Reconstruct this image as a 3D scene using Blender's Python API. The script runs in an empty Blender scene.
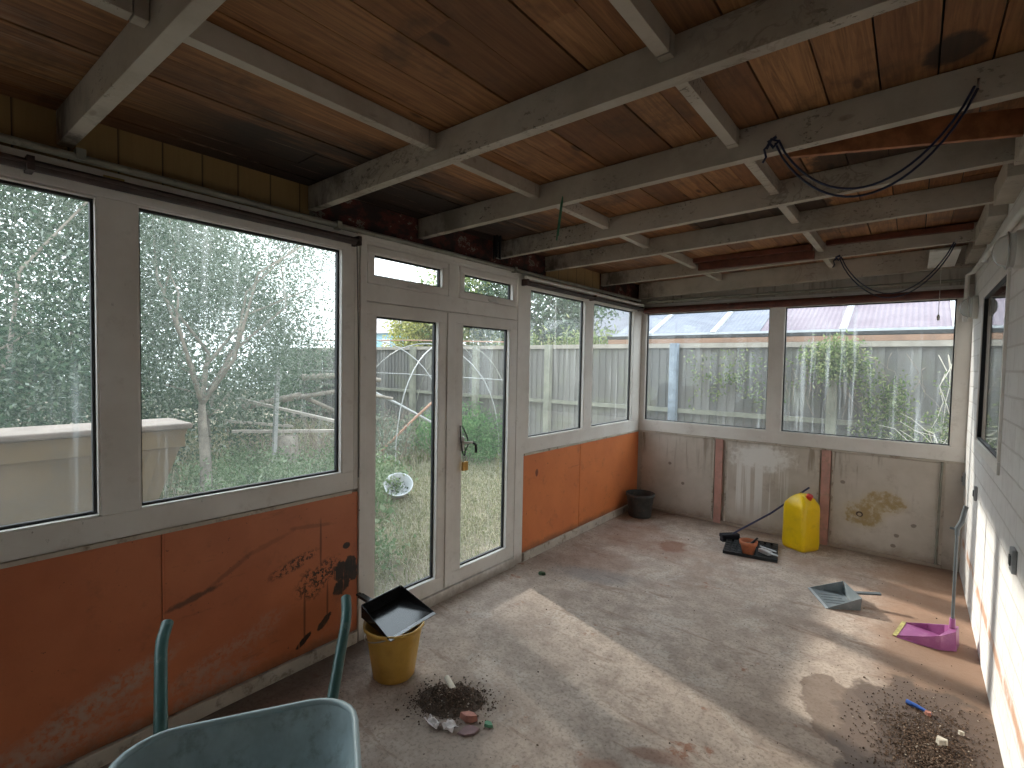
import bpy, bmesh, math, random
import numpy as np
from mathutils import Vector, Matrix
random.seed(7)
RNG = np.random.default_rng(11)
sc = bpy.context.scene
COL = sc.collection
XL, YB, XR, YN = -2.425, 5.357, 0.3485, -1.1
PI = math.pi

# ------------------------------------------------------------------ materials
class G:
    """small node graph builder"""
    def __init__(s, name):
        s.m = bpy.data.materials.new(name); s.m.use_nodes = True
        s.t = s.m.node_tree; s.t.nodes.clear()
        s.out = s.t.nodes.new('ShaderNodeOutputMaterial')
        s._pos = None
    def n(s, typ, **kw):
        nd = s.t.nodes.new(typ)
        for k, v in kw.items(): setattr(nd, k, v)
        return nd
    def put(s, sock, v):
        if v is None: return
        if isinstance(v, bpy.types.NodeSocket): s.t.links.new(v, sock)
        elif isinstance(v, (tuple, list)) and len(v) == 3 and sock.type == 'RGBA': sock.default_value = (*v, 1)
        else: sock.default_value = v
    def pos(s):
        if s._pos is None: s._pos = s.n('ShaderNodeNewGeometry').outputs['Position']
        return s._pos
    def obj(s): return s.n('ShaderNodeTexCoord').outputs['Object']
    def island(s): return s.n('ShaderNodeNewGeometry').outputs['Random Per Island']
    def objrand(s): return s.n('ShaderNodeObjectInfo').outputs['Random']
    def map(s, v, scale=(1, 1, 1), loc=(0, 0, 0)):
        nd = s.n('ShaderNodeMapping'); s.put(nd.inputs['Vector'], v)
        nd.inputs['Scale'].default_value = scale; s.put(nd.inputs['Location'], loc)
        return nd.outputs[0]
    def noise(s, scale=5, detail=4, rough=.6, vec=None, dist=0.0):
        nd = s.n('ShaderNodeTexNoise'); s.put(nd.inputs['Vector'], vec if vec is not None else s.pos())
        nd.inputs['Scale'].default_value = scale; nd.inputs['Detail'].default_value = detail
        nd.inputs['Roughness'].default_value = rough; nd.inputs['Distortion'].default_value = dist
        return nd.outputs['Fac']
    def vor(s, scale=5, vec=None, feature='F1'):
        nd = s.n('ShaderNodeTexVoronoi', feature=feature); s.put(nd.inputs['Vector'], vec if vec is not None else s.pos())
        nd.inputs['Scale'].default_value = scale
        return nd.outputs['Distance']
    def ramp(s, f, stops):
        nd = s.n('ShaderNodeValToRGB'); s.put(nd.inputs[0], f)
        e = nd.color_ramp.elements
        while len(e) < len(stops): e.new(.5)
        for i, (p, c) in enumerate(stops):
            e[i].position = p
            e[i].color = (*c, 1) if isinstance(c, (tuple, list)) else (c, c, c, 1)
        return nd.outputs[0]
    def math(s, op, a, b=0.0, c=0.0):
        nd = s.n('ShaderNodeMath', operation=op)
        s.put(nd.inputs[0], a); s.put(nd.inputs[1], b); s.put(nd.inputs[2], c)
        return nd.outputs[0]
    def sstep(s, v, a, b, lo=0.0, hi=1.0):
        nd = s.n('ShaderNodeMapRange', interpolation_type='SMOOTHSTEP')
        s.put(nd.inputs[0], v)
        for i, q in enumerate((a, b, lo, hi)): nd.inputs[1 + i].default_value = q
        return nd.outputs[0]
    def mix(s, f, a, b, mode='MIX'):
        nd = s.n('ShaderNodeMix', data_type='RGBA', blend_type=mode)
        s.put(nd.inputs[0], f); s.put(nd.inputs[6], a); s.put(nd.inputs[7], b)
        return nd.outputs[2]
    def xyz(s, v=None):
        nd = s.n('ShaderNodeSeparateXYZ'); s.put(nd.inputs[0], v if v is not None else s.pos())
        return nd.outputs
    def blob(s, ax, c, r, rot=0, soft=.35, amt=.6, nscale=12, p=None):
        """noisy ellipse mask in the plane of axes ax"""
        x = s.xyz(p); a = s.math('SUBTRACT', x[ax[0]], c[0]); b = s.math('SUBTRACT', x[ax[1]], c[1])
        cr, sr = math.cos(rot), math.sin(rot)
        u = s.math('ADD', s.math('MULTIPLY', a, cr / r[0]), s.math('MULTIPLY', b, sr / r[0]))
        w = s.math('ADD', s.math('MULTIPLY', a, -sr / r[1]), s.math('MULTIPLY', b, cr / r[1]))
        d = s.math('SQRT', s.math('ADD', s.math('MULTIPLY', u, u), s.math('MULTIPLY', w, w)))
        d = s.math('ADD', d, s.math('MULTIPLY', s.math('SUBTRACT', s.noise(nscale, 4, .65, p), .5), amt * 2))
        return s.sstep(d, 1 - soft / 2, 1 + soft / 2, 1.0, 0.0)
    def bsdf(s, col, rough=.6, bump=None, bstr=.3, bdist=.01, metal=0, spec=.5, **kw):
        nd = s.n('ShaderNodeBsdfPrincipled')
        s.put(nd.inputs['Base Color'], col); s.put(nd.inputs['Roughness'], rough); s.put(nd.inputs['Metallic'], metal)
        nd.inputs['Specular IOR Level'].default_value = spec
        for k, v in kw.items(): s.put(nd.inputs[k.replace('_', ' ')], v)
        if bump is not None:
            b = s.n('ShaderNodeBump'); b.inputs['Strength'].default_value = bstr; b.inputs['Distance'].default_value = bdist
            s.put(b.inputs['Height'], bump); s.put(nd.inputs['Normal'], b.outputs[0])
        s.t.links.new(nd.outputs[0], s.out.inputs[0]); s.b = nd
        return s.m

M = {}
def simple(name, col, rough=.5, var=.12, nscale=9, metal=0, spec=.5, bstr=.15, dirt=None, dirt_amt=.35, coord='obj'):
    g = G(name); p = g.obj() if coord == 'obj' else g.pos()
    n = g.noise(nscale, 5, .6, p)
    c = g.mix(g.sstep(n, .3, .7), tuple(k * (1 - var) for k in col), tuple(min(1, k * (1 + var)) for k in col))
    if dirt is not None:
        c = g.mix(g.math('MULTIPLY', g.sstep(g.noise(nscale * 2.3, 6, .7, p), .5, .68), dirt_amt), c, dirt)
    M[name] = g.bsdf(c, rough, n, bstr, .004, metal, spec)
    return M[name]

def make_materials():
    # white upvc
    g = G('upvc'); n = g.noise(3, 5, .6)
    c = g.mix(g.sstep(n, .35, .7), (.80, .765, .72), (.70, .655, .605))
    zz = g.xyz()[2]
    ft = g.math('MULTIPLY', g.sstep(g.math('ADD', zz, g.math('MULTIPLY', g.noise(11, 5, .7), .16)), .08, .19, 1.0, 0.0), .75)
    c = g.mix(ft, c, (.26, .20, .15))
    spk = g.sstep(g.noise(42, 3, .6, g.map(g.pos(), (1, 1, .6))), .68, .74)
    spk = g.math('MULTIPLY', spk, g.sstep(g.noise(2.2, 3, .6), .5, .68))
    c = g.mix(g.math('MULTIPLY', spk, .75), c, (.10, .075, .06))
    c = g.mix(g.math('MULTIPLY', g.sstep(g.noise(9, 6, .75), .55, .70), .25), c, (.40, .34, .28))
    M['upvc'] = g.bsdf(c, .42, None)
    simple('gasket', (.012, .012, .014), .5)
    simple('white_plastic', (.68, .66, .62), .4, .06, 6, dirt=(.3, .26, .2), coord='pos')
    # glass: thin dirty pane
    def glass(name, haze, streak, seed, zlow=.12):
        g = G(name); p = g.pos()
        tr = g.n('ShaderNodeBsdfTransparent'); tr.inputs[0].default_value = (.965, .985, .985, 1)
        gl = g.n('ShaderNodeBsdfGlossy'); gl.inputs['Roughness'].default_value = .02
        fr = g.n('ShaderNodeLayerWeight'); fr.inputs[0].default_value = .5; frv = g.math('ADD', g.math('MULTIPLY', g.math('POWER', fr.outputs['Facing'], 4.5), .85), .022)
        m1 = g.n('ShaderNodeMixShader'); g.put(m1.inputs[0], frv); g.put(m1.inputs[1], tr.outputs[0]); g.put(m1.inputs[2], gl.outputs[0])
        df = g.n('ShaderNodeBsdfDiffuse'); df.inputs[0].default_value = (.75, .77, .78, 1)
        tl = g.n('ShaderNodeBsdfTranslucent'); tl.inputs[0].default_value = (.75, .79, .80, 1)
        m2 = g.n('ShaderNodeMixShader'); m2.inputs[0].default_value = .75; g.put(m2.inputs[1], df.outputs[0]); g.put(m2.inputs[2], tl.outputs[0])
        q = g.map(p, (26, 26, 1.1), (seed, seed, 0))
        s1 = g.sstep(g.noise(1, 5, .62, q), .5, .75)
        s1 = g.math('MULTIPLY', s1, g.sstep(g.noise(.9, 2, .5, g.map(p, (1.4, 1.4, .8), (seed, 0, seed))), .42, .62))
        s2 = g.sstep(g.noise(75, 3, .7), .60, .70)
        d = g.math('ADD', haze, g.math('MULTIPLY', s1, streak))
        d = g.math('ADD', d, g.math('MULTIPLY', s2, haze * .9))
        zz = g.xyz()[2]
        d = g.math('ADD', d, g.math('MULTIPLY', g.sstep(g.math('ADD', zz, g.math('MULTIPLY', g.noise(6, 3), .2)), zlow + .15, zlow + .42, 1.0, 0.0), haze * .5))
        m3 = g.n('ShaderNodeMixShader'); g.put(m3.inputs[0], d); g.put(m3.inputs[1], m1.outputs[0]); g.put(m3.inputs[2], m2.outputs[0])
        g.t.links.new(m3.outputs[0], g.out.inputs[0]); M[name] = g.m
    glass('glass_hazy', .042, .26, 1.3, .95)
    glass('glass_dirty', .036, .22, 5.1, .95)
    glass('glass_door', .03, .06, 2.2, .12)
    glass('glass_clear', .015, .04, 3.7, 1.0)
    # painted joists
    g = G('joist_paint'); p = g.pos()
    n = g.noise(2.2, 6, .65, p)
    c = g.mix(g.sstep(n, .35, .68), (.50, .45, .38), (.36, .31, .25))
    wat = g.noise(5, 4, .6, g.map(p, (1, 1, 1)), 1.6)
    band = g.math('MULTIPLY', g.sstep(g.math('ABSOLUTE', g.math('SUBTRACT', wat, .5)), .0, .035, 1.0, 0.0), g.sstep(g.noise(1.1, 2, .5), .56, .68))
    c = g.mix(g.math('MULTIPLY', band, .45), c, (.10, .075, .05))
    fl = g.sstep(g.noise(60, 4, .7, g.map(p, (.6, 1, 1))), .57, .62)
    fl = g.math('MULTIPLY', fl, g.sstep(g.noise(2.6, 4), .46, .62))
    c = g.mix(g.math('MULTIPLY', fl, .8), c, (.07, .055, .04))
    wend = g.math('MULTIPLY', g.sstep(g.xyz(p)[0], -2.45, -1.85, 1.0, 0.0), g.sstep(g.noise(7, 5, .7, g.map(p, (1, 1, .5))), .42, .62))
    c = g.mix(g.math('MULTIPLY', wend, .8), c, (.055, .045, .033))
    # knots showing through
    kn = g.sstep(g.vor(2.6, g.map(p, (1, 2.6, 2.6))), .05, .085, 1.0, 0.0)
    c = g.mix(g.math('MULTIPLY', kn, .35), c, (.16, .10, .06))
    M['joist_paint'] = g.bsdf(c, .62, g.noise(30, 4), .25, .004)
    # raw ceiling boards, per-board tone
    g = G('ceiling_wood'); p = g.pos(); isl = g.island()
    q = g.n('ShaderNodeVectorMath', operation='ADD'); g.put(q.inputs[0], p)
    cmb = g.n('ShaderNodeCombineXYZ'); g.put(cmb.inputs[1], g.math('MULTIPLY', isl, 37.0)); g.put(q.inputs[1], cmb.outputs[0]); q = q.outputs[0]
    base = g.ramp(isl, [(0, (.25, .105, .036)), (.3, (.42, .195, .07)), (.5, (.17, .072, .028)), (.75, (.47, .235, .092)), (1, (.31, .135, .047))])
    grain = g.noise(1, 8, .68, g.map(q, (42, 2.2, 42)), 1.6)
    c = g.mix(g.sstep(grain, .3, .72), base, g.mix(.72, base, (.10, .036, .014)))
    ring = g.n('ShaderNodeTexWave', wave_type='RINGS', rings_direction='Y'); g.put(ring.inputs[0], g.map(q, (9, .55, 9))); ring.inputs['Distortion'].default_value = 5; ring.inputs['Detail'].default_value = 3
    ring.inputs['Scale'].default_value = 1.3
    c = g.mix(g.math('MULTIPLY', g.sstep(ring.outputs['Fac'], .6, 1.0), .28), c, (.14, .05, .02))
    kn = g.sstep(g.vor(1, g.map(q, (5.2, 1.9, 5.2))), .045, .10, 1.0, 0.0)
    c = g.mix(g.math('MULTIPLY', kn, .85), c, (.06, .022, .01))
    blot = g.sstep(g.noise(2.4, 5, .68, p), .50, .68)
    c = g.mix(g.math('MULTIPLY', blot, .7), c, (.07, .036, .02))
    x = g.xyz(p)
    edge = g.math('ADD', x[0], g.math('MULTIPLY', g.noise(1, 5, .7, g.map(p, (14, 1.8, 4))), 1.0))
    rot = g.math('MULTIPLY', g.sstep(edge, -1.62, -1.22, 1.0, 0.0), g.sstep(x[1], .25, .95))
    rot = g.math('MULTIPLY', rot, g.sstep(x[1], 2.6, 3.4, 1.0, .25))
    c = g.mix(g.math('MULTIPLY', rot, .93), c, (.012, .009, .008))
    wht = g.math('MULTIPLY', g.sstep(g.noise(1, 5, .7, g.map(p, (26, 1.6, 4), (3, 1, 0))), .57, .64), g.sstep(x[0], -2.2, -1.5, 1.0, 0.0))
    c = g.mix(g.math('MULTIPLY', wht, .42), c, (.36, .25, .17))
    for cc, rr in (((.06, 2.02), (.07, .09)), ((-.93, 3.38), (.28, .2)), ((-.1, 2.75), (.35, .22)), ((-.55, 3.4), (.15, .2))):
        c = g.mix(g.math('MULTIPLY', g.blob((0, 1), cc, rr, amt=.7, nscale=8), .85), c, (.022, .016, .012))
    M['ceiling_wood'] = g.bsdf(c, .68, grain, .25, .004)
    simple('dark_plank', (.13, .038, .02), .55, .3, 14, coord='pos')
    simple('orange_plank', (.36, .14, .06), .6, .3, 14, coord='pos')
    # yellow wood-look cladding
    g = G('yellow_cladding'); p = g.pos()
    n = g.noise(1, 5, .6, g.map(p, (20, 60, 3)))
    c = g.mix(n, (.23, .14, .055), (.31, .20, .08))
    x = g.xyz(p); st = g.math('MULTIPLY', g.math('FRACT', g.math('MULTIPLY', g.math('ADD', x[1], 3.0), 1 / .149)), 1.0)
    c = g.mix(g.math('MULTIPLY', g.sstep(st, 0.0, .07, 1.0, 0.0), .95), c, (.02, .013, .008))
    M['yellow_cladding'] = g.bsdf(c, .5, None)
    g = G('peeling_red'); p = g.pos()
    n = g.noise(1, 6, .72, g.map(p, (6, 6, 10)))
    c = g.ramp(n, [(0, (.012, .009, .008)), (.45, (.025, .012, .009)), (.52, (.085, .020, .014)), (.585, (.10, .022, .015)), (.60, (.26, .22, .18)), (.64, (.10, .07, .05)), (1, (.03, .022, .016))])
    M['peeling_red'] = g.bsdf(c, .8, n, .5, .01)
    # orange painted panels with their stains
    g = G('orange_panel'); p = g.pos(); x = g.xyz(p)
    n = g.noise(2.5, 5, .6)
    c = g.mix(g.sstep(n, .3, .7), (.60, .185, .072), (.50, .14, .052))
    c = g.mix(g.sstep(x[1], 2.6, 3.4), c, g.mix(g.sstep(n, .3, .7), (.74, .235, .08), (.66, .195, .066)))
    # salts along the foot of the near panels
    foot = g.math('SUBTRACT', g.math('MULTIPLY', g.noise(3.2, 6, .72), .95), x[2])
    foot = g.math('ADD', foot, g.math('MULTIPLY', x[1], -.12))
    eff = g.math('MULTIPLY', g.sstep(foot, .17, .36), g.sstep(g.noise(24, 5, .7), .36, .62))
    eff = g.math('MULTIPLY', eff, g.sstep(x[1], 1.35, 1.75, 1.0, 0.0))
    c = g.mix(g.math('MULTIPLY', eff, .75), c, (.45, .31, .245))
    for cc, rr, ro, st in (((1.12, .30), (.11, .05), .5, .35), ((.47, .25), (.28, .05), .37, .95), ((.86, .22), (.2, .04), .3, .5), ((.25, .12), (.35, .05), .2, .8)):
        c = g.mix(g.math('MULTIPLY', g.math('MULTIPLY', g.blob((1, 2), cc, rr, ro, 1.0, .6, 9), g.sstep(g.noise(40, 4), .35, .6)), st), c, (.50, .33, .25))
    blk = (.016, .012, .010); vst = g.sstep(g.noise(1, 4, .6, g.map(p, (60, 60, 5))), .30, .42)
    for cc, rr, ro, am, ns in (((1.545, .445), (.06, .05), .2, .75, 26), ((1.60, .46), (.035, .055), 0, .7, 26), ((1.55, .36), (.062, .04), .6, .7, 26), ((1.575, .575), (.022, .018), 0, .5, 30), ((1.44, .195), (.055, .018), .75, .6, 26), ((1.325, .14), (.05, .015), .65, .6, 26), ((1.615, .42), (.03, .06), 0, .6, 26)):
        c = g.mix(g.math('MULTIPLY', g.math('MULTIPLY', g.blob((1, 2), cc, rr, ro, .25, am, ns), vst), .96), c, blk)
    for cc, rr in (((1.37, .43), (.085, .075)), ((1.46, .48), (.08, .06)), ((1.27, .56), (.13, .03))):
        c = g.mix(g.math('MULTIPLY', g.math('MULTIPLY', g.blob((1, 2), cc, rr, .3, .6, .5, 14), g.sstep(g.noise(55, 4, .7), .47, .56)), .85), c, blk)
    # scorch-like streak that rises to the right
    for cc, rr, ro, st in (((.82, .55), (.10, .013), .22, .85), ((.96, .62), (.11, .012), .52, .45), ((1.14, .70), (.12, .012), .28, .3), ((1.37, .735), (.12, .010), -.12, .35)):
        c = g.mix(g.math('MULTIPLY', g.blob((1, 2), cc, rr, ro, .9, .9, 22), st), c, (.10, .038, .017))
    for y0, z0, hh in ((1.33, .28, .16), (1.46, .30, .12), (1.42, .62, .13)):
        c = g.mix(g.math('MULTIPLY', g.blob((1, 2), (y0, z0), (.006, hh), 0, .6, .25, 8), .7), c, (.10, .03, .015))
    spk = g.math('MULTIPLY', g.sstep(g.noise(34, 3, .7), .69, .73), .75)
    c = g.mix(spk, c, (.07, .025, .015))
    scf = g.math('MULTIPLY', g.sstep(g.noise(1, 5, .7, g.map(p, (4, 3, 16))), .62, .70), .3)
    c = g.mix(scf, c, (.20, .07, .03))
    c = g.mix(g.math('MULTIPLY', g.blob((1, 2), (3.375, .70), (.02, .03), 0, .4, .4, 30), .8), c, (.10, .02, .012))
    low = g.math('MULTIPLY', g.sstep(g.math('ADD', x[2], g.math('MULTIPLY', g.noise(7, 5, .7), .12)), .12, .2, 1.0, 0.0), .7)
    c = g.mix(low, c, (.16, .075, .04))
    c = g.mix(g.math('MULTIPLY', g.sstep(g.noise(7, 6, .75), .54, .70), .3), c, (.22, .08, .04))
    M['orange_panel'] = g.bsdf(c, .42, g.noise(14, 5, .6), .2, .006)
    # cream battens, dirty
    simple('cream_trim', (.52, .46, .385), .6, .12, 5, dirt=(.16, .11, .07), dirt_amt=.8, coord='pos')
    simple('pink_batten', (.50, .27, .225), .6, .15, 5, dirt=(.30, .22, .17), dirt_amt=.7, coord='pos')
    # grey boards of the back wall
    g = G('back_board'); p = g.pos(); x = g.xyz(p)
    n = g.noise(3, 6, .62)
    c = g.mix(g.sstep(n, .3, .7), (.60, .54, .475), (.49, .435, .37))
    run = g.math('MULTIPLY', g.sstep(g.noise(1, 4, .6, g.map(p, (24, 1, 1.6))), .5, .66), g.sstep(x[2], .35, .85))
    run = g.math('MULTIPLY', run, g.sstep(g.noise(2, 2), .38, .55))
    c = g.mix(g.math('MULTIPLY', run, .7), c, (.22, .165, .11))
    c = g.mix(g.math('MULTIPLY', g.sstep(g.noise(5, 6, .75), .54, .68), .35), c, (.30, .235, .175))
    # white paint runs on the middle board
    pt = g.blob((0, 2), (-1.15, .73), (.26, .12), 0, .8, .9, 16)
    colx = g.sstep(g.noise(1, 3, .5, g.map(p, (26, 1, .35), (7, 0, 0))), .47, .56)
    dr = g.math('MULTIPLY', colx, g.math('MULTIPLY', g.blob((0, 2), (-1.17, .45), (.27, .40), 0, .35, .12, 5), g.sstep(x[2], .05, .35)))
    c = g.mix(g.math('MULTIPLY', g.math('MAXIMUM', pt, g.math('MULTIPLY', dr, .85)), .85), c, (.86, .85, .82))
    # ochre foam stain on the right board
    for cc, rr in (((-.155, .47), (.13, .085)), ((-.30, .345), (.13, .10))):
        c = g.mix(g.math('MULTIPLY', g.blob((0, 2), cc, tuple(k * 1.22 for k in rr), 0, .5, .35, 14), .55), c, (.52, .44, .30))
        c = g.mix(g.math('MULTIPLY', g.math('MULTIPLY', g.blob((0, 2), cc, rr, 0, .3, .7, 16), g.sstep(g.noise(22, 5, .7), .30, .55)), .9), c, (.36, .25, .105))
    c = g.mix(g.blob((0, 2), (-.325, .335), (.026, .024), 0, .3, .2, 30), c, (.07, .04, .025))
    c = g.mix(g.blob((0, 2), (-.325, .332), (.015, .014), 0, .3, .2, 30), c, (.40, .32, .22))
    for q_ in ((-.06, .2), (-.08, .11), (-.46, .60), (.05, .31), (-2.05, .55), (-1.9, .35)):
        c = g.mix(g.math('MULTIPLY', g.blob((0, 2), q_, (.018, .016), 0, .4, .5, 40), .7), c, (.14, .10, .075))
    foot = g.sstep(g.math('ADD', x[2], g.math('MULTIPLY', g.noise(8, 5, .7), .16)), .08, .2, 1.0, 0.0)
    c = g.mix(g.math('MULTIPLY', foot, .6), c, (.23, .14, .09))
    M['back_board'] = g.bsdf(c, .6, g.noise(18, 5), .15, .004)
    # whitewashed brick wall
    g = G('white_brick'); p = g.pos(); x = g.xyz(p)
    cb = g.n('ShaderNodeCombineXYZ'); g.put(cb.inputs[0], x[1]); g.put(cb.inputs[1], x[2])
    br = g.n('ShaderNodeTexBrick'); g.put(br.inputs['Vector'], cb.outputs[0]); br.inputs['Scale'].default_value = 1
    br.inputs['Brick Width'].default_value = .30; br.inputs['Row Height'].default_value = .115; br.inputs['Mortar Size'].default_value = .006
    br.inputs['Mortar Smooth'].default_value = .4
    br.inputs['Color1'].default_value = (.78, .755, .73, 1); br.inputs['Color2'].default_value = (.73, .70, .675, 1); br.inputs['Mortar'].default_value = (.66, .62, .59, 1)
    n = g.noise(8, 6, .65)
    c = g.mix(g.math('MULTIPLY', g.sstep(n, .45, .7), .3), br.outputs[0], (.56, .52, .49))
    chip = g.sstep(g.noise(16, 5, .75), .63, .68)
    chip = g.math('MULTIPLY', chip, g.sstep(x[2], .3, .6, 1.0, .12))
    c = g.mix(g.math('MULTIPLY', chip, .6), c, (.36, .22, .155))
    # a scraped ochre line that follows the wall just above the floor
    ln = g.math('ABSOLUTE', g.math('SUBTRACT', g.math('ADD', x[2], g.math('MULTIPLY', g.noise(5, 4, .6), .08)), .33))
    ln = g.math('MULTIPLY', g.sstep(ln, .012, .045, 1.0, 0.0), g.sstep(g.noise(4, 4, .6), .40, .54))
    c = g.mix(g.math('MULTIPLY', ln, .8), c, (.50, .235, .115))
    h = g.math('ADD', g.math('MULTIPLY', br.outputs['Fac'], -.8), g.math('MULTIPLY', n, 1.2))
    h = g.math('ADD', h, g.math('MULTIPLY', g.noise(45, 4, .7), .35)); M['white_brick'] = g.bsdf(c, .75, h, .7, .008)
    # concrete floor
    g = G('floor_concrete'); p = g.pos(); x = g.xyz(p)
    n1 = g.noise(1.3, 7, .62); n2 = g.noise(9, 7, .68); n3 = g.noise(55, 4, .7)
    c = g.ramp(n1, [(.3, (.40, .305, .245)), (.5, (.52, .415, .34)), (.68, (.62, .51, .425))])
    c = g.mix(g.math('MULTIPLY', g.sstep(n2, .40, .64), .5), c, (.29, .215, .17))
    c = g.mix(g.math('MULTIPLY', g.sstep(g.noise(3.3, 7, .7, g.map(p, (1, 1, 1), (8, 2, 0)), .6), .5, .62), .38), c, (.25, .185, .15))
    c = g.mix(g.math('MULTIPLY', g.sstep(g.noise(2.1, 7, .72, g.map(p, (1, 1, 1), (1, 7, 0)), .4), .56, .62), .35), c, (.64, .57, .50))
    c = g.mix(g.math('MULTIPLY', g.sstep(n3, .47, .66), .6), c, (.20, .15, .12))
    c = g.mix(g.math('MULTIPLY', g.sstep(g.noise(90, 3, .7), .6, .72), .4), c, (.50, .44, .39))
    # long trowel / drag marks
    tr = g.sstep(g.noise(1, 5, .65, g.map(p, (1.5, 9, 1)), .8), .60, .66)
    c = g.mix(g.math('MULTIPLY', tr, .45), c, (.22, .13, .09))
    sc1 = g.math('ABSOLUTE', g.math('SUBTRACT', g.noise(2.2, 3, .5, g.map(p, (1, 1, 1), (2, 5, 0)), 1.2), .5)); c = g.mix(g.math('MULTIPLY', g.math('MULTIPLY', g.sstep(sc1, .0, .010, 1.0, 0.0), g.sstep(g.noise(1.1, 3), .56, .64)), .3), c, (.16, .085, .055))
    rust = g.math('MULTIPLY', g.sstep(g.noise(3.4, 6, .72, g.map(p, (1, 1, 1), (4, 9, 0))), .615, .68), 1.0)
    c = g.mix(g.math('MULTIPLY', rust, .75), c, (.27, .10, .045))
    c = g.mix(g.math('MULTIPLY', g.math('MULTIPLY', g.sstep(g.noise(1.2, 5, .7, g.map(p, (1, 1, 1), (3, 3, 0))), .46, .62), g.sstep(x[1], 3.2, 4.2)), .4), c, (.30, .165, .105))
    for cc, rr, st in (((-1.62, 4.36), (.12, .14), .75), ((-2.0, 4.45), (.25, .5), .35), ((-1.95, 3.6), (.28, .25), .3), ((-.9, 1.75), (.10, .05), .5), ((-.75, 1.95), (.12, .04), .5)):
        c = g.mix(g.math('MULTIPLY', g.blob((0, 1), cc, rr, .4, .6, .7, 7), st), c, (.22, .085, .045))
    # ochre silt towards the back right corner
    silt = g.math('MULTIPLY', g.blob((0, 1), (.28, 4.5), (.42, 1.35), 0, .9, .4, 4), .75)
    c = g.mix(silt, c, (.36, .195, .115))
    silt = g.math('MULTIPLY', g.blob((0, 1), (.2, 3.5), (.27, .75), 0, .5, .35, 5), .75)
    c = g.mix(silt, c, (.24, .145, .095))
    damp = g.blob((0, 1), (.10, 2.72), (.33, .55), 0, .12, .38, 5)
    c = g.mix(g.math('MULTIPLY', damp, .92), c, (.11, .068, .046))
    c = g.mix(g.math('MULTIPLY', g.blob((0, 1), (.12, 2.7), (.24, .42), 0, .8, .5, 9), .8), c, (.095, .06, .042))
    damp2 = g.blob((0, 1), (-.22, 2.75), (.14, .30), .3, .1, .5, 5)
    c = g.mix(g.math('MULTIPLY', damp2, .75), c, (.17, .115, .085))
    # floor darker towards the foot of the near left wall
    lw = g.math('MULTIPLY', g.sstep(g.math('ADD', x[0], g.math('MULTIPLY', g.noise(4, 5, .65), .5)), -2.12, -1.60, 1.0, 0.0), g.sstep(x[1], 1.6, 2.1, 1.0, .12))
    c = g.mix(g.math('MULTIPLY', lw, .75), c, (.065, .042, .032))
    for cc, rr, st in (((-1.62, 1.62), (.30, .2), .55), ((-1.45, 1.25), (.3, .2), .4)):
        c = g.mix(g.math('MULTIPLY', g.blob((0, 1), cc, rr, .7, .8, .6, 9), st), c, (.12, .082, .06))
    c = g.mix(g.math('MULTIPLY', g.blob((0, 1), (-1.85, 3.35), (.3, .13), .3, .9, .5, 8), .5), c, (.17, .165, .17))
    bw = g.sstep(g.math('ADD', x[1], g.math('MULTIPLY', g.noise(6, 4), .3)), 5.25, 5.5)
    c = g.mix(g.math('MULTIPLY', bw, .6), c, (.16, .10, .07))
    h = g.math('ADD', g.math('MULTIPLY', n2, .7), g.math('MULTIPLY', n3, .35))
    rf = g.math('SUBTRACT', .82, g.math('MULTIPLY', damp, .25))
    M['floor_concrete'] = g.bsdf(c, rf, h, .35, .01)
    # things
    simple('barrow_tub', (.44, .545, .565), .42, .22, 6, dirt=(.16, .19, .19), dirt_amt=.5)
    simple('barrow_rim', (.40, .50, .52), .4, .1, 6)
    simple('barrow_green', (.05, .13, .12), .35, .15, 8, dirt=(.3, .36, .33), dirt_amt=.5)
    simple('tyre', (.02, .02, .02), .8); simple('steel', (.45, .45, .44), .35, .15, 12, metal=.8)
    g = G('yellow_bucket'); z = g.xyz(g.obj())[2]
    M['yellow_bucket'] = g.bsdf(g.mix(g.math('MULTIPLY', g.sstep(g.noise(6, 5, .65, g.obj()), .4, .75), .6), (.62, .37, .075), (.36, .19, .03)), .42, None)
    simple('black_plastic', (.012, .012, .013), .16, .2, 8); simple('black_matt', (.016, .016, .017), .6, .3, 20)
    simple('lip_grey', (.42, .45, .48), .3)
    simple('dark_bucket', (.055, .062, .066), .6, .3, 9, dirt=(.16, .13, .11), dirt_amt=.5)
    simple('jerry_yellow', (.84, .56, .006), .34, .05, 5, dirt=(.5, .31, .02), dirt_amt=.3); simple('jerry_red', (.62, .03, .02), .4)
    simple('terracotta', (.50, .165, .075), .7, .15, 9, dirt=(.22, .08, .045), dirt_amt=.5)
    simple('navy_metal', (.035, .04, .10), .35); simple('brush_black', (.012, .014, .022), .8)
    simple('white_tool', (.55, .54, .54), .4); simple('dustpan_grey', (.15, .175, .19), .38, .12, 7, dirt=(.33, .33, .31), dirt_amt=.35)
    simple('handle_grey', (.10, .115, .125), .45, .15, 9); simple('purple_plastic', (.30, .085, .235), .4, .1, 6, dirt=(.55, .30, .42), dirt_amt=.3)
    simple('bristle', (.45, .40, .15), .8, .3, 30); simple('cable_blue', (.012, .018, .055), .45); simple('green_string', (.06, .22, .13), .7)
    simple('blind_brown', (.105, .030, .020), .5, .4, 10, coord='pos'); simple('blind_dark', (.045, .026, .022), .55, .4, 14, coord='pos')
    simple('pipe_grey', (.25, .245, .20), .5, .2, 5, dirt=(.10, .09, .07), dirt_amt=.6, coord='pos')
    simple('switch_grey', (.30, .31, .32), .45, .15, 9); simple('brass', (.50, .29, .08), .35, .2, 20, metal=.7)
    simple('label_ochre', (.40, .28, .09), .6)
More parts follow.
